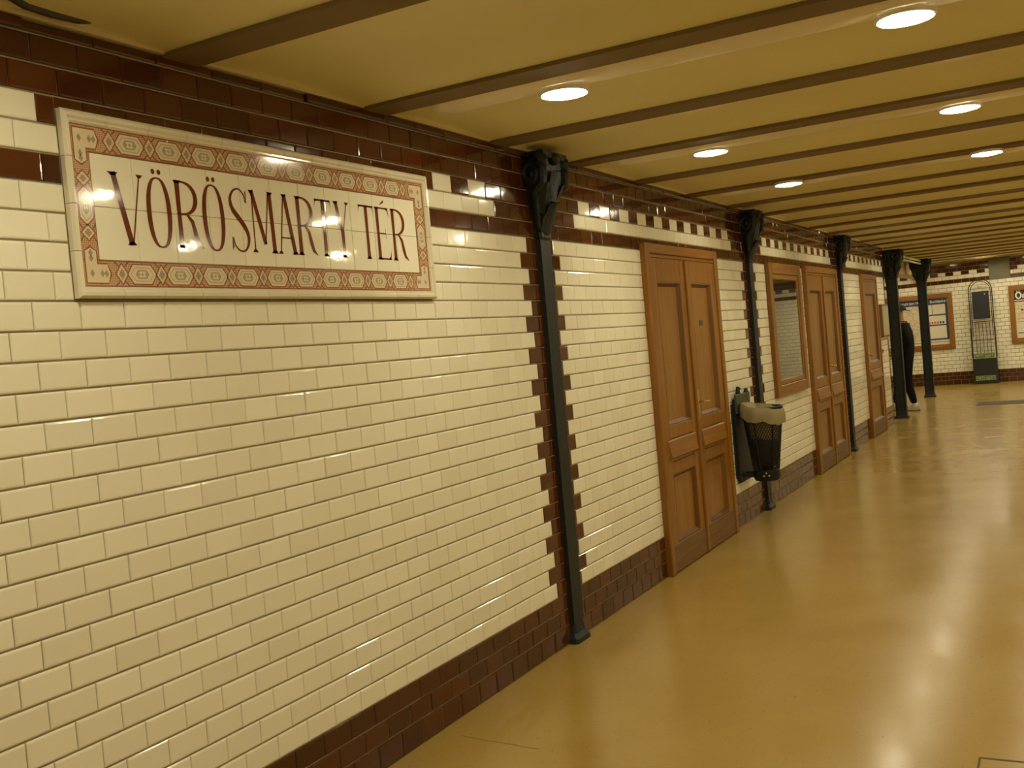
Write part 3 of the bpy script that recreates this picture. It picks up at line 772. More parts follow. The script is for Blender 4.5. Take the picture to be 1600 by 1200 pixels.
# letters: tall condensed capitals, thick and thin strokes
LZ0, LZ1 = 2.013-SZ, 2.229-SZ; LH = LZ1-LZ0
def strip(mb, pts, wds, x=XS+.0010, mi=0):
    n = len(pts); vs = []; fs = []
    for i, p in enumerate(pts):
        q0, q1 = pts[max(i-1, 0)], pts[min(i+1, n-1)]; tx, ty = q1[0]-q0[0], q1[1]-q0[1]; l = math.hypot(tx, ty) or 1
        nx, ny = -ty/l, tx/l; w_ = wds[i]/2 if hasattr(wds, '__len__') else wds/2
        vs += [(x, p[0]+nx*w_, p[1]+ny*w_), (x, p[0]-nx*w_, p[1]-ny*w_)]
    for i in range(n-1): fs.append((2*i, 2*i+1, 2*i+3, 2*i+2))
    mb.add(vs, fs, mi)
TK, TN = .0185, .0055
def serif(mb, u, v, w_, d):   # small bracketed serif; d = +1 pointing up from v, -1 hanging down
    mb.add([(XS+.0010, u-w_/2, v), (XS+.0010, u+w_/2, v), (XS+.0010, u+w_*.24, v+d*.010), (XS+.0010, u-w_*.24, v+d*.010)], [(0, 1, 2, 3)])
def stem(mb, u, w_=TK, sw=.034, top=True, bot=True, v0=None, v1=None):
    v0 = LZ0 if v0 is None else v0; v1 = LZ1 if v1 is None else v1
    strip(mb, [(u, v0), (u, v0+(v1-v0)*.5), (u, v1)], [w_*1.1, w_*.9, w_*1.1])
    if top: serif(mb, u, v1, max(sw, w_*1.7), -1)
    if bot: serif(mb, u, v0, max(sw, w_*1.7), 1)
def bowl_ring(mb, a, b, lo, hi):
    n = 28; cx_, cz = (a+b)/2, (lo+hi)/2; o = []; q = []
    for k in range(n):
        t = 2*PI*k/n; c, s = math.cos(t), math.sin(t)
        ex = lambda rr, e: math.copysign(abs(rr)**e, rr)
        o.append((cx_+(b-a)/2*ex(c, .8), cz+(hi-lo)/2*ex(s, .95))); q.append((cx_+((b-a)/2-TK)*ex(c, .8), cz+((hi-lo)/2-TN)*ex(s, .95)))
    ring2(mb, o, q, XS+.0010, 0)
def dots(mb, u, v):
    for s in (-1, 1): poly(mb, [(u+s*.012+.0078*math.cos(k*PI/5), v+.0085*math.sin(k*PI/5)) for k in range(10)], XS+.0010, 0)
def l_R(mb, a, b):
    stem(mb, a+.018); m_ = LZ0+LH*.50
    pts = []; n = 12; bx = a+.018; rx = (b-a)*.66
    for k in range(n+1):
        t = PI/2-PI*k/n; pts.append((bx+rx*math.copysign(abs(math.cos(t))**.7, math.cos(t)), (LZ1-.003+m_)/2+(LZ1-.003-m_)/2*math.sin(t)))
    strip(mb, [(a+.018, LZ1-.003)]+pts+[(a+.018, m_)], [TN]+[TN+(TK-TN)*math.sin(PI*k/n)**1.5 for k in range(n+1)]+[TN])
    strip(mb, [(bx+rx*.45, m_), (bx+rx*.72, m_-LH*.10), (bx+rx*.86, LZ0+LH*.2), (bx+rx*.98, LZ0+.018), (b, LZ0+.002)], [TN*1.6, TK*.85, TK, TK*.8, TN*.6])
def l_T(mb, a, b):
    c = (a+b)/2; stem(mb, c, top=False); strip(mb, [(a+.004, LZ1-.004), (b-.004, LZ1-.004)], .0075)
    for s, e in ((1, a), (-1, b)): mb.add([(XS+.0010, e, LZ1-.034), (XS+.0010, e+s*.007, LZ1), (XS+.0010, e+s*.024, LZ1-.004), (XS+.0010, e+s*.009, LZ1-.010)], [(0, 1, 2, 3)])
def l_O(mb, a, b): bowl_ring(mb, a, b, LZ0-.004, LZ1+.001); dots(mb, (a+b)/2, LZ1+.017)
def l_S(mb, a, b):
    w_ = b-a; P_ = [(.93, .78), (.86, .90), (.62, .985), (.32, .965), (.10, .86), (.08, .74), (.22, .63), (.5, .52), (.78, .39), (.93, .27), (.92, .14), (.72, .025), (.42, .01), (.16, .09), (.06, .22)]
    Wd = [TN, TN, TN, TN*1.3, TK*.6, TK*.8, TK, TK*1.05, TK, TK*.85, TK*.6, TN*1.3, TN, TN, TN]
    pts = []; wds = []
    for i in range(len(P_)-1):
        p0, p1, p2, p3 = P_[max(i-1, 0)], P_[i], P_[i+1], P_[min(i+2, len(P_)-1)]
        for k in range(4):
            t = k/4; cmr = [.5*(2*p1[q]+(p2[q]-p0[q])*t+(2*p0[q]-5*p1[q]+4*p2[q]-p3[q])*t*t+(3*p1[q]-p0[q]-3*p2[q]+p3[q])*t**3) for q in (0, 1)]
            pts.append((a+w_*cmr[0], LZ0+LH*cmr[1])); wds.append(Wd[i]*(1-t)+Wd[i+1]*t)
    pts.append((a+w_*P_[-1][0], LZ0+LH*P_[-1][1])); wds.append(Wd[-1]); strip(mb, pts, wds)
    mb.add([(XS+.0010, b-.002, LZ1-.055), (XS+.0010, b, LZ1-.002), (XS+.0010, b-.006, LZ1-.012)], [(0, 1, 2)]); mb.add([(XS+.0010, a+.001, LZ0+.055), (XS+.0010, a-.001, LZ0+.002), (XS+.0010, a+.006, LZ0+.016)], [(0, 1, 2)])
def l_M(mb, a, b):
    strip(mb, [(a+.010, LZ0), (a+.014, LZ1)], TN); serif(mb, a+.010, LZ0, .028, 1)
    strip(mb, [(a+.013, LZ1), ((a+b)/2+.003, LZ0+.030)], TK*.95); strip(mb, [(b-.026, LZ1), ((a+b)/2+.003, LZ0+.030)], TN)
    strip(mb, [(b-.020, LZ1), (b-.014, LZ0)], TK); serif(mb, b-.014, LZ0, .036, 1); serif(mb, a+.010, LZ1, .026, -1); serif(mb, b-.018, LZ1, .030, -1)
def l_A(mb, a, b):
    c = (a+b)/2; strip(mb, [(c, LZ1), (b-.012, LZ0)], TK); strip(mb, [(c-.004, LZ1), (a+.010, LZ0)], TN); strip(mb, [(a+.018, LZ0+LH*.27), (b-.022, LZ0+LH*.27)], TN)
    serif(mb, a+.010, LZ0, .026, 1); serif(mb, b-.012, LZ0, .034, 1); serif(mb, c-.002, LZ1, .03, -1)
def l_V(mb, a, b):
    c = (a+b)/2+.003; strip(mb, [(a+.018, LZ1), (c, LZ0)], TK*1.05); strip(mb, [(b-.012, LZ1), (c+.004, LZ0)], TN); serif(mb, a+.018, LZ1, .040, -1); serif(mb, b-.012, LZ1, .026, -1); serif(mb, c, LZ0, .036, 1)
def l_Y(mb, a, b):
    c = (a+b)/2; stem(mb, c, top=False, v1=LZ0+LH*.48); strip(mb, [(a+.012, LZ1), (c-.002, LZ0+LH*.46)], TK*.95); strip(mb, [(b-.010, LZ1), (c+.003, LZ0+LH*.46)], TN); serif(mb, a+.012, LZ1, .034, -1); serif(mb, b-.010, LZ1, .026, -1)
def l_E(mb, a, b):
    stem(mb, a+.018); e = b
    for v, k in ((LZ1-.004, -1), (LZ0+.004, 1)):
        strip(mb, [(a+.018, v), (e-.004, v)], .0065); mb.add([(XS+.0010, e, v+k*.038), (XS+.0010, e-.006, v-k*.003), (XS+.0010, e-.026, v), (XS+.0010, e-.010, v+k*.010)], [(0, 1, 2, 3)])
    strip(mb, [(a+.018, LZ0+LH*.5), (e-.03, LZ0+LH*.5)], TN); strip(mb, [(e-.03, LZ0+LH*.5-.022), (e-.03, LZ0+LH*.5+.022)], [TN*.4, TN*.4])
    strip(mb, [((a+b)/2-.006, LZ1+.010), ((a+b)/2+.020, LZ1+.026)], [.004, .010])
for fn, a, b in ((l_V, 2.071, 2.200), (l_O, 2.206, 2.306), (l_R, 2.320, 2.432), (l_O, 2.438, 2.538), (l_S, 2.565, 2.650), (l_M, 2.664, 2.788), (l_A, 2.795, 2.896), (l_R, 2.900, 3.011), (l_T, 3.012, 3.113), (l_Y, 3.130, 3.220), (l_T, 3.282, 3.388), (l_E, 3.392, 3.492), (l_R, 3.502, 3.616)):
    m2 = MB(); fn(m2, a-SY, b-SY); o = m2.build('letter', 'letter', sign)

# ------------------------------------------------------------------ simple print lettering (stroke font)
GL = {'a': [[(.8, .95), (.8, 0)], [(.8, .5), (.6, .62), (.25, .62), (.05, .4), (.05, .2), (.25, 0), (.6, 0), (.8, .15)]], 'b': [[(.1, 1), (.1, 0), (.6, 0), (.8, .2), (.8, .42), (.6, .62), (.1, .62)]],
      'd': [[(.8, 1), (.8, 0), (.3, 0), (.1, .2), (.1, .42), (.3, .62), (.8, .62)]], 'e': [[(.1, .32), (.8, .32), (.8, .45), (.6, .62), (.3, .62), (.1, .45), (.1, .18), (.3, 0), (.75, 0)]],
      'f': [[(.7, 1), (.45, 1), (.35, .85), (.35, 0)], [(.1, .62), (.65, .62)]], 'i': [[(.4, 0), (.4, .62)], [(.4, .82), (.4, .95)]], 'l': [[(.4, 1), (.4, 0)]],
      'm': [[(.05, 0), (.05, .62), (.4, .62), (.47, .5), (.47, 0)], [(.47, .5), (.55, .62), (.8, .62), (.92, .5), (.92, 0)]], 'n': [[(.1, 0), (.1, .62)], [(.1, .5), (.3, .62), (.6, .62), (.8, .45), (.8, 0)]],
      'o': [[(.1, .2), (.1, .42), (.3, .62), (.6, .62), (.8, .42), (.8, .2), (.6, 0), (.3, 0), (.1, .2)]], 'p': [[(.1, -.3), (.1, .62), (.6, .62), (.8, .42), (.8, .2), (.6, 0), (.1, 0)]],
      'r': [[(.2, 0), (.2, .62)], [(.2, .42), (.4, .62), (.75, .62)]], 's': [[(.75, .6), (.3, .62), (.15, .47), (.3, .32), (.65, .3), (.8, .15), (.6, 0), (.1, 0)]], 't': [[(.4, .95), (.4, .12), (.55, 0), (.75, 0)], [(.1, .62), (.75, .62)]],
      'u': [[(.1, .62), (.1, .18), (.3, 0), (.6, 0), (.8, .15)], [(.8, .62), (.8, 0)]], 'T': [[(.05, 1), (.85, 1)], [(.45, 1), (.45, 0)]], 'M': [[(.05, 0), (.05, 1), (.45, .4), (.85, 1), (.85, 0)]],
      'B': [[(.1, 0), (.1, 1), (.6, 1), (.75, .8), (.6, .53), (.1, .53)], [(.6, .53), (.85, .3), (.6, 0), (.1, 0)]], 'O': [[(.1, .3), (.1, .7), (.35, 1), (.6, 1), (.85, .7), (.85, .3), (.6, 0), (.35, 0), (.1, .3)]], 'á': None, 'Ö': None}
GL['á'] = GL['a']+[[(.4, .78), (.6, .98)]]; GL['Ö'] = GL['O']+[[(.28, 1.15), (.28, 1.3)], [(.66, 1.15), (.66, 1.3)]]
def text(mb, s, x0, z0, hh, wch, sw, yy, mi=0):
    """letters on a plane facing -y at depth yy"""
    x = x0
    for ch in s:
        if ch != ' ':
            for pl in GL[ch]:
                pts = [(x+p[0]*wch, z0+p[1]*hh) for p in pl]; t = MB(); strip(t, pts, sw, 0, 0)
                mb.add([(v[1], yy, v[2]) for v in t.v], t.f, mi)
        x += wch*(1.05 if ch not in 'il ' else .7)
    return x

# ------------------------------------------------------------------ framed boards on the far wall
def board(name, x0, x1, z0, z1, label):
    root = empty(name, (x0, YF, z0)); tag(root, label, 'notice board'); w, h = x1-x0, z1-z0; F = .10
    for a, b, c, d, mm in ((0, F, 0, h, 'wood'), (w-F, w, 0, h, 'wood'), (F, w-F, 0, F, 'wood_x'), (F, w-F, h-F, h, 'wood_x')):
        m2 = MB(); m2.box(a, b, -.045, .006, c, d); m2.box(a+.02, b-.02, -.05, -.045, c+.02, d-.02); m2.build('frame', mm, root)
    return root, w, h, F
root, w, h, F = board('map_board', -1.35, .17, .79, 1.99, 'wood framed city map with navy border beside the free column')
m2 = MB(); m2.box(F, w-F, -.012, .006, F, h-F); m2.build('poster_ground', 'navy', root)
def sheet(a, b, c, d, mm, nm='poster_sheet', yy=-.0130):
    q = MB(); q.box(a, b, yy, -.011, c, d); return q.build(nm, mm, root)
sheet(F+.04, w-F-.50, .20, h-F-.13, 'map', 'map_sheet'); sheet(w-F-.475, w-F-.32, h-.44, h-F-.13, 'paper'); sheet(w-F-.31, w-F-.05, h-.44, h-F-.13, 'paper')
sheet(w-F-.475, w-F-.05, h-.66, h-.47, 'paper'); sheet(w-F-.475, w-F-.05, .235, h-.69, 'paper'); sheet(F, w-F, F, .20, 'paper')
m2 = MB()
for k, c in enumerate((1, 1, 1, 1, 1, 0, 0)): 
    a = w-F-.455+.055*k; m2.add([(a, -.0145, h-.645), (a+.036, -.0145, h-.645), (a+.036, -.0145, h-.60), (a, -.0145, h-.60)], [(0, 1, 2, 3)], 0 if c else 1)
m2.add([(w-F-.47, -.0143, h-.65), (w-F-.40, -.0143, h-.65), (w-F-.40, -.0143, h-.575), (w-F-.47, -.0143, h-.575)], [(0, 1, 2, 3)], 0)
m2.add([(F, -.0145, .152), (w-F, -.0145, .152), (w-F, -.0145, .162), (F, -.0145, .162)], [(0, 1, 2, 3)], 1)
m2.build('poster_print', ['red', 'dark_print'], root)
m2 = MB(); text(m2, 'Transportation Map of Budapest', F+.04, h-F-.085, .05, .043, .009, -.0135); m2.build('heading', 'white', root)

root, w, h, F = board('map_board', 1.275, 2.75, .80, 2.0, 'wood framed notice with the heading Ön itt áll right of the newspaper rack')
m2 = MB(); m2.box(F, w-F, -.012, .006, F, h-F); m2.build('poster_ground', 'paper', root)
def sheet2(a, b, c, d, mm, nm): q = MB(); q.box(a, b, -.0130, -.011, c, d); return q.build(nm, mm, root)
sheet2(F, w-F, h-F-.20, h-F, 'board', 'heading_band'); sheet2(F, w-F, h-F-.245, h-F-.222, 'dark_print', 'rule'); sheet2(F+.03, w-F-.03, h-F-.62, h-F-.26, 'map', 'map_sheet'); sheet2(F, w-F, h-F-.665, h-F-.655, 'red', 'rule')
sheet2(F+.24, F+.55, .265, .295, 'navy', 'rule'); sheet2(F+.03, w-F-.1, .195, .215, 'print_green', 'rule')
for wd__, xx, zz, hh_, wc, sw_, mm in (('Ön', .02, .17, .125, .125, .030, 'white'), ('itt', .32, .15, .075, .05, .014, 'red'), ('áll', .50, .15, .075, .06, .014, 'wood_pale')):
    m2 = MB(); text(m2, wd__, F+xx, h-F-zz, hh_, wc, sw_, -.0135); m2.build('heading_word', mm, root)
m2 = MB()
for px, pz in ((.18, .55), (.30, .51), (.11, .42), (.41, .40), (.20, .30), (.34, .27), (.6, .5), (.75, .35), (.9, .45)):
    a, c = F+px, h-F-.85+pz; m2.add([(a, -.0136, c), (a+.045, -.0136, c), (a+.045, -.0136, c+.035), (a, -.0136, c+.035)], [(0, 1, 2, 3)])
m2.build('map_markers', 'dark_print', root)

# grey metal cover panel in the brown band
m2 = MB(); m2.box(PAN[0], PAN[1], YF-.02, YF+.006, PAN[2], PAN[3]); m2.box(PAN[0]+.03, PAN[1]-.03, YF-.024, YF-.02, PAN[2]+.03, PAN[3]-.03)
tag(m2.build('cover_panel', 'grey_panel'), 'grey metal cover panel in the brown band above the newspaper rack', 'panel')

# ------------------------------------------------------------------ newspaper rack
rack = empty('newspaper_rack', (.745, 23.86, 0)); tag(rack, 'black wire newspaper rack with arched top and green metropol labels', 'newspaper rack')
hw = .225
arch = [(-hw, 0, .0), (-hw, 0, 1.0), (-hw, 0, 1.90)]+[(-hw*math.cos(PI*k/14), 0, 1.97+.235*math.sin(PI*k/14)) for k in range(15)]+[(hw, 0, 1.90), (hw, 0, 1.0), (hw, 0, .0)]
m2 = MB(); m2.tube(arch, .011, seg=6, up=(0, 1, 0)); m2.build('arch_frame', 'black', rack, smooth=True)
arch2 = [(x*.86, .03, z if z < 1.9 else 1.90+(z-1.90)*.86) for x, y, z in arch if z > .9]
m2 = MB(); m2.tube(arch2, .008, seg=6, up=(0, 1, 0)); m2.build('inner_arch', 'rackwire', rack, smooth=True)
for s in (-1, 1):
    m2 = MB()
    for k in range(12): m2.tube([(s*hw, 0, 1.35+.05*k), (s*hw*.86, .03, 1.35+.05*k)], .004, seg=4)
    m2.build('side_rungs', 'rackwire', rack)
    m2 = MB(); m2.box(s*(hw+.004)-.012, s*(hw+.004)+.012, -.05, .10, .55, 1.18); m2.build('side_rail', 'black', rack)
m2 = MB(); m2.box(-.165, .165, -.03, -.012, 1.37, 1.95); hd = m2.build('header_board', 'board', rack)
m2 = MB(); m2.add([(.085+.012*math.cos(k*PI/3), -.031, 1.885+.012*math.sin(k*PI/3)) for k in range(6)], [tuple(range(6))]); m2.build('header_mark', 'white', hd)
for k in range(5):
    x = -.14+.07*k; m2 = MB(); m2.tube([(x, -.01, .64), (x, 0, 1.31)], .006, seg=5); m2.build('grid_wire', 'rackwire', rack)
for z in (1.31, .92):
    m2 = MB(); m2.tube([(-hw, -.005, z), (hw, -.005, z)], .008, seg=6); m2.build('cross_bar', 'rackwire', rack)
m2 = MB(); m2.box(-hw-.01, hw+.01, -.10, .16, .02, .53); m2.build('box_body', 'board', rack)
m2 = MB(); m2.box(-hw-.015, hw+.015, -.11, .17, 0, .02); m2.build('plinth', 'black', rack)
for z in (.545, .075):
    m2 = MB(); m2.box(-.195, .195, -.114, -.10 if z < .2 else .0, z, z+.10); lb = m2.build('label_plate', 'lime', rack)
    m2 = MB(); ring = [(-.19, z+.005), (.19, z+.005), (.19, z+.095), (-.19, z+.095)]; inn = [(-.183, z+.012), (.183, z+.012), (.183, z+.088), (-.183, z+.088)]
    m2.add([(p[0], -.1152, p[1]) for p in ring+inn], [(k, (k+1) % 4, 4+(k+1) % 4, 4+k) for k in range(4)])
    text(m2, 'metropol', -.165, z+.032, .058, .041, .009, -.1155); m2.build('label_text', 'lime_text', lb)

# ------------------------------------------------------------------ floor grate and hatch
gr = empty('floor_grate', (.93, 18.52, 0)); tag(gr, 'long dark steel grate set in the floor before the newspaper rack', 'floor grate')
m2 = MB(); m2.box(0, 1.7, 0, .66, .0005, .003); m2.build('frame_plate', 'dark_print', gr)
for k in range(18): m2 = MB(); m2.box(.01, 1.69, .012+.0355*k, .037+.0355*k, .003, .006); m2.build('bar', 'steel_grate', gr)
ht_ = empty('floor_hatch', (2.083, 3.20, 0)); tag(ht_, 'flush floor hatch outlined by a dark joint at the lower right corner', 'hatch')
m2 = MB()
for a, b, c, d in ((0, .60, .640, .655), (0, .60, 0, .015), (0, .008, .015, .640), (.592, .60, .015, .640)): m2.box(a, b, c, d, .0003, .0018)
m2.build('joint', 'grout_dark', ht_)
m2 = MB(); m2.box(.008, .592, .015, .640, .0003, .0016); m2.build('cover', 'floor', ht_)

# ------------------------------------------------------------------ small things on the wall past door 3
nb = empty('notice_frame', (0, 15.56, 1.30)); tag(nb, 'narrow framed notice on the tiles right of the last door', 'notice')
m2 = MB(); m2.box(0, .05, 0, .56, 0, .48); m2.build('case', 'wood_worn', nb)
m2 = MB(); m2.box(.05, .053, .03, .53, .03, .45); m2.build('sheet', 'notice', nb)
m2 = MB(); m2.lathe([(.03, 0), (.028, .012), (.012, .022)], seg=12); o = m2.build('bell_button', 'wood', None, smooth=True); o.rotation_euler = (0, PI/2, 0); o.location = (0.0, 15.62, 1.11)
tag(o, 'small round brown bell button below the framed notice', 'button')

# ------------------------------------------------------------------ waste bin on the wall
BX, BY = .215, 8.20
wb = empty('waste_bin', (0, BY, 0)); tag(wb, 'dark green wire mesh waste bin fixed to the wall beside the nearest door', 'waste bin')
m2 = MB(); m2.bbox(.012, .034, -.12, .26, .36, 1.04, .005); m2.build('back_plate', 'bin_iron', wb)
m2 = MB(); m2.bbox(.034, .05, -.125, .27, .92, 1.075, .004); m2.build('name_plate', 'green', wb)
m2 = MB()
for yy in (-.12, .12): m2.box(0, .014, yy-.02, yy+.02, .40, 1.0)
m2.build('wall_bracket', 'bin_iron', wb)
m2 = MB(); m2.tube([(.03, .0, 1.07), (.03, .0, 1.10), (.032, .0, 1.135)], [.022, .018, .014], seg=8); m2.tube([(.03, .0, 1.115), (.035, .05, 1.118)], .009, seg=6); m2.build('lock', 'bin_iron', wb, smooth=True)
m2 = MB(); m2.tube([(.03, .23, 1.07), (.03, .235, 1.105)], [.024, .014], seg=8); m2.build('stud', 'bin_iron', wb, smooth=True)
RT, RB, ZT_, ZBt = .165, .092, .955, .38
def cone(t): return RB+(RT-RB)*t, ZBt+(ZT_-ZBt)*t
m2 = MB(); NW = 40
for k in range(NW):
    for s in (-1, 1):
        pts = []
        for i in range(13):
            t = i/12; r, z = cone(t); th = 2*PI*k/NW+s*t*2.2; pts.append((BX+r*math.cos(th)*.95, r*math.sin(th), z))
        m2.tube(pts, .0032, seg=3, cap=False)
bk = m2.build('mesh_basket', 'bin_iron', wb)
m2 = MB()
for k in range(6):
    th = 2*PI*k/6+.3; m2.tube([(BX+cone(t)[0]*1.01*math.cos(th)*.95, cone(t)[0]*1.01*math.sin(th), cone(t)[1]) for t in (0, .5, 1)], .007, seg=5)
m2.build('upright', 'bin_iron', bk)
m2 = MB(); m2.tube([(BX+RT*.955*math.cos(2*PI*k/32), RT*1.005*math.sin(2*PI*k/32), ZT_) for k in range(33)], .010, seg=6); m2.build('rim', 'bin_iron', wb, smooth=True)
m2 = MB(); m2.lathe([(RB+.004, 0), (RB+.012, .02), (RB+.012, .085), (RB+.006, .09)], c=(BX, 0, ZBt-.012), seg=24); cup = m2.build('bottom_cup', 'bin_iron', wb, smooth=True)
m2 = MB()   # three small pale marks of the emblem on the cup
for dx_, dz_ in ((-.018, 0), (.018, 0), (0, .022)):
    for th in (-1.35,):
        cx_ = BX+(RB+.014)*math.cos(th+dx_/RB); cy_ = (RB+.014)*math.sin(th+dx_/RB); n_ = Vector((math.cos(th), math.sin(th), 0)); t_ = Vector((-n_.y, n_.x, 0))
        p0 = Vector((cx_, cy_, ZBt+.028+dz_)); m2.add([p0-t_*.008, p0+t_*.008, p0+Vector((0, 0, .011))], [(0, 1, 2)])
m2.build('emblem', 'white', cup)
for yy in (-.07, .07):
    m2 = MB(); m2.box(.034, BX-RB-.0, yy-.012, yy+.012, ZBt+.02, ZBt+.05); m2.box(.034, BX-RT+.01, yy-.012, yy+.012, ZT_-.08, ZT_-.05); m2.build('arm', 'bin_iron', wb)
# liner bag: inside skin, folded cuff with creases
bag = empty('bin_bag', (BX, BY, 0)); tag(bag, 'crumpled translucent plastic bag folded over the rim of the waste bin', 'bag')
def bagring(r, z, wob, seed, n=56):
    rg = random.Random(seed); ph = [rg.random()*6.28 for _ in range(5)]
    return [(.95*(r+wob*(math.sin(7*a+ph[0])*.5+math.sin(13*a+ph[1])*.35+math.sin(23*a+ph[2])*.3))*math.cos(a), (r+wob*(math.sin(7*a+ph[0])*.5+math.sin(13*a+ph[1])*.35+math.sin(23*a+ph[2])*.3))*math.sin(a), z-.030*math.cos(a)+wob*.8*(math.sin(5*a+ph[3])+.6*math.sin(11*a+ph[4]))) for a in [2*PI*k/n for k in range(n)]]
m2 = MB(); m2.loft([bagring(RT+.015, ZT_-.105, .012, 1), bagring(RT+.022, ZT_-.055, .010, 2), bagring(RT+.021, ZT_-.01, .007, 3), bagring(RT+.012, ZT_+.016, .004, 4), bagring(RT-.012, ZT_+.014, .006, 5), bagring(RT-.035, ZT_-.04, .010, 6)], cap=False); m2.build('cuff', 'plastic', bag, smooth=True)
m2 = MB(); m2.loft([bagring(RT-.035, ZT_-.045, .010, 6), bagring(RT-.034, ZT_-.15, .010, 7), bagring(RT-.045, ZT_-.235, .006, 8)], cap=False); m2.build('pouch', 'plastic', bag, smooth=True)
# rubbish in the bag
rb = MB(); rb.lathe([(.06, .0), (.082, .01), (.094, .10), (.106, .20), (.108, .235), (.07, .255), (.03, .262)], c=(BX, BY, ZBt+.095), seg=16); rubbish = tag(rb.build('rubbish_heap', 'dark_print', smooth=True), 'dark heap of rubbish seen through the mesh of the waste bin', 'rubbish')
m2 = MB(); m2.lathe([(.030, 0), (.034, .09), (.036, .10)], c=(BX+.01, BY-.045, ZBt+.365), seg=14); tag(m2.build('paper_cup', 'cup' if 'cup' in M else 'print_green', smooth=True), 'green paper cup on top of the rubbish in the bin', 'cup')

# ------------------------------------------------------------------ the person walking behind the free column
def skinmesh(name, verts, edges, radii, root, levels=2):
    me = bpy.data.meshes.new(name); me.from_pydata(verts, edges, []); ob = bpy.data.objects.new(name, me); COL.objects.link(ob)
    ob.modifiers.new('skin', 'SKIN'); sv = me.skin_vertices[0] if me.skin_vertices else None
    if sv is None:
        bm = bmesh.new(); bm.from_mesh(me); bm.verts.layers.skin.verify(); bm.to_mesh(me); bm.free(); sv = me.skin_vertices[0]
    for i, r in enumerate(radii):
        sv.data[i].radius = r if hasattr(r, '__len__') else (r, r); sv.data[i].use_root = (i == root)
    sb = ob.modifiers.new('sub', 'SUBSURF'); sb.levels = levels; sb.render_levels = levels
    dg = bpy.context.evaluated_depsgraph_get(); ev = ob.evaluated_get(dg); out = bpy.data.meshes.new_from_object(ev)
    bpy.data.objects.remove(ob); out.name = name
    out.polygons.foreach_set('use_smooth', [True]*len(out.polygons))
    return out
per = empty('person', (0, 18.2, 0)); tag(per, 'person in dark jacket, cap and trousers with pale shoes walking behind the free column', 'person')
V = [(-.03, 0, .93), (-.035, 0, 1.08), (-.045, 0, 1.24), (-.055, 0, 1.38), (-.075, 0, 1.475), (-.095, 0, 1.55), (-.105, 0, 1.62), (-.10, 0, 1.70),
     # near arm (towards the viewer), far arm
     (-.03, -.18, 1.39), (.055, -.235, 1.15), (-.10, -.22, .98), (-.15, -.21, .95),
     (-.055, .17, 1.40), (-.10, .23, 1.14), (-.22, .20, .97), (-.27, .19, .95),
     # trailing near leg, leading far leg
     (-.02, -.085, .88), (-.035, -.09, .50), (.055, -.095, .11),
     (-.05, .085, .88), (-.19, .09, .52), (-.27, .095, .11)]
Eg = [(0, 1), (1, 2), (2, 3), (3, 4), (4, 5), (5, 6), (6, 7), (3, 8), (8, 9), (9, 10), (10, 11), (3, 12), (12, 13), (13, 14), (14, 15), (0, 16), (16, 17), (17, 18), (0, 19), (19, 20), (20, 21)]
Rd = [(.145, .165), (.14, .16), (.145, .17), (.130, .165), (.062, .062), (.080, .066), (.098, .080), (.072, .062), .088, .066, .044, .034, .088, .066, .044, .034, .115, .082, .058, .115, .082, .058]
bme = skinmesh('body', V, Eg, Rd, 0)
for mm in ('jacket', 'trousers', 'skin'): bme.materials.append(M[mm])
for p in bme.polygons:
    c = p.center
    p.material_index = 2 if c.z > 1.475 else (1 if c.z < .85 and abs(c.y) < .2 else 0)
bo = bpy.data.objects.new('body', bme); COL.objects.link(bo); bo.parent = per
# face: nose, ears, eyes, mouth (looking along -x)
m2 = MB(); m2.loft([[(-.195, -.012, 1.60), (-.195, .012, 1.60), (-.19, 0, 1.655)], [(-.222, -.006, 1.603), (-.222, .006, 1.603), (-.205, 0, 1.645)]]); m2.build('nose', 'skin', per, smooth=True)
for s in (-1, 1):
    m2 = MB(); m2.sphere((-.085, s*.080, 1.615), (.022, .012, .034), seg=10, rings=6); m2.build('ear', 'skin', per, smooth=True)
    m2 = MB(); m2.sphere((-.185, s*.030, 1.648), (.010, .012, .008)); m2.build('eye', 'dark_print', per)
m2 = MB(); m2.sphere((-.190, 0, 1.562), (.008, .026, .006)); m2.build('mouth', 'red', per)
m2 = MB(); rings = []
for z, rx, ry in ((1.668, .112, .092), (1.70, .112, .092), (1.745, .095, .080), (1.772, .055, .046), (1.78, .01, .01)): rings.append([(-.092+rx*math.cos(2*PI*k/20), ry*math.sin(2*PI*k/20), z) for k in range(20)])
m2.loft(rings); cap_ = m2.build('cap', 'cap', per, smooth=True)
m2 = MB(); vs = [(.005, -.07, 1.675), (.06, -.055, 1.655), (.085, 0, 1.648), (.06, .055, 1.655), (.005, .07, 1.675)]
m2.loft([vs, [(a, b_, c+.010) for a, b_, c in vs]]); m2.build('cap_brim', 'cap', cap_)
m2 = MB(); m2.loft([[(-.07+r*math.cos(2*PI*k/16), r*math.sin(2*PI*k/16), z) for k in range(16)] for z, r in ((1.42, .10), (1.46, .092), (1.495, .085))]); m2.build('collar', 'jacket', per, smooth=True)
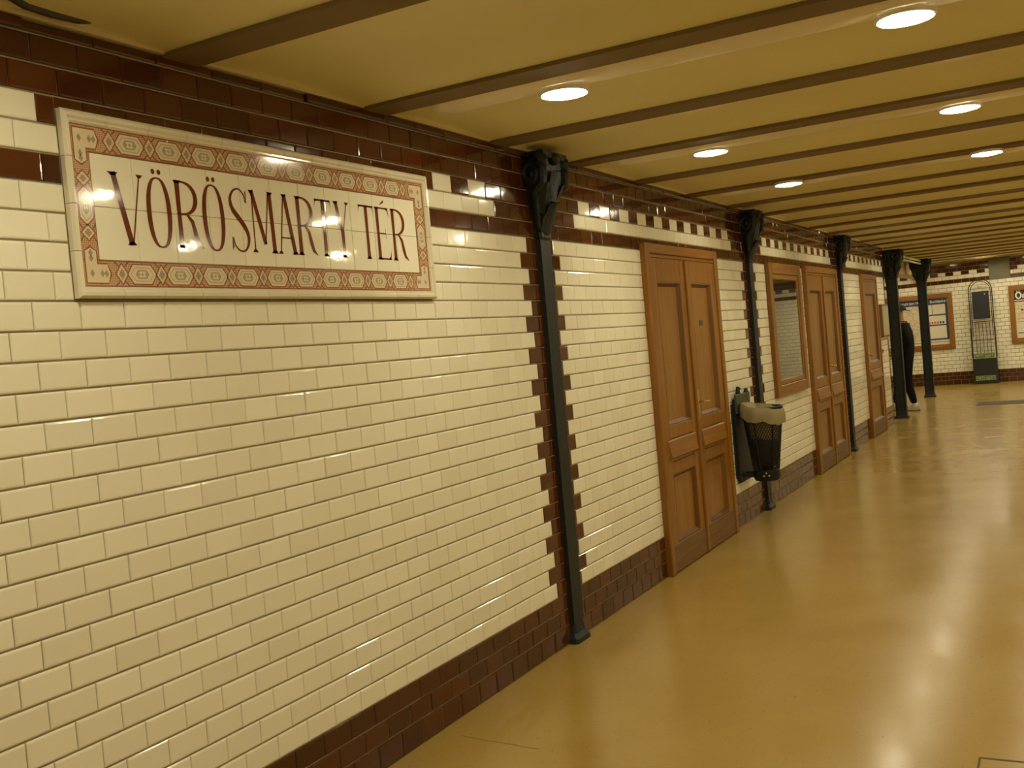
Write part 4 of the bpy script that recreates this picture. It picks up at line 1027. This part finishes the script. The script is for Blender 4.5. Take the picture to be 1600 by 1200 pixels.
for s, hx_, hz in ((-1, -.17, .95), (1, -.27, .95)):
    yy = -.20 if s < 0 else .19
    vv = [(hx_+.02, yy, hz+.012), (hx_-.02, yy, hz-.01), (hx_-.05, yy, hz-.03)]; ee = [(0, 1), (1, 2)]; rr_ = [(.026, .020), (.030, .018), (.022, .014)]
    for i, (dy, ln) in enumerate(((-.024, .052), (-.008, .062), (.009, .058), (.025, .046))):
        b0 = len(vv); vv += [(hx_-.062, yy+dy, hz-.040), (hx_-.062-ln*.45, yy+dy, hz-.058), (hx_-.055-ln*.55, yy+dy, hz-.040-ln*.75)]; ee += [(2, b0), (b0, b0+1), (b0+1, b0+2)]; rr_ += [.0095, .009, .007]
    b0 = len(vv); vv += [(hx_-.03, yy-.03*1, hz-.005), (hx_-.058, yy-.040, hz-.030)]; ee += [(1, b0), (b0, b0+1)]; rr_ += [.011, .008]
    hm = skinmesh('hand', vv, ee, rr_, 0, 1); hm.materials.append(M['skin']); ho = bpy.data.objects.new('hand', hm); COL.objects.link(ho); ho.parent = per
for ax, ay, yaw in ((.055, -.095, 0), (-.27, .095, 0)):
    m2 = MB(); rings = []
    for t, wd_, ht2 in ((.075, .030, .075), (.05, .040, .105), (.0, .043, .112), (-.05, .044, .095), (-.10, .046, .070), (-.145, .038, .050), (-.17, .018, .032)):
        rings.append([(ax+t, ay-wd_, .012), (ax+t, ay-wd_*1.02, ht2*.5), (ax+t, ay-wd_*.55, ht2), (ax+t, ay+wd_*.55, ht2), (ax+t, ay+wd_*1.02, ht2*.5), (ax+t, ay+wd_, .012)])
    m2.loft(rings); sh = m2.build('shoe', 'shoe', per, smooth=True)
    m2 = MB(); m2.loft([[(ax+.08, ay-.036, 0), (ax+.08, ay+.036, 0), (ax-.10, ay+.05, 0), (ax-.17, ay+.025, 0), (ax-.17, ay-.025, 0), (ax-.10, ay-.05, 0)], [(ax+.08, ay-.036, .018), (ax+.08, ay+.036, .018), (ax-.10, ay+.05, .018), (ax-.175, ay+.025, .02), (ax-.175, ay-.025, .02), (ax-.10, ay-.05, .018)]]); m2.build('sole', 'sole', sh)
    m2 = MB(); m2.lathe([(.043, .07), (.045, .10), (.044, .125)], c=(ax+.005, ay, 0), seg=14); m2.build('sock', 'sock', per, smooth=True)
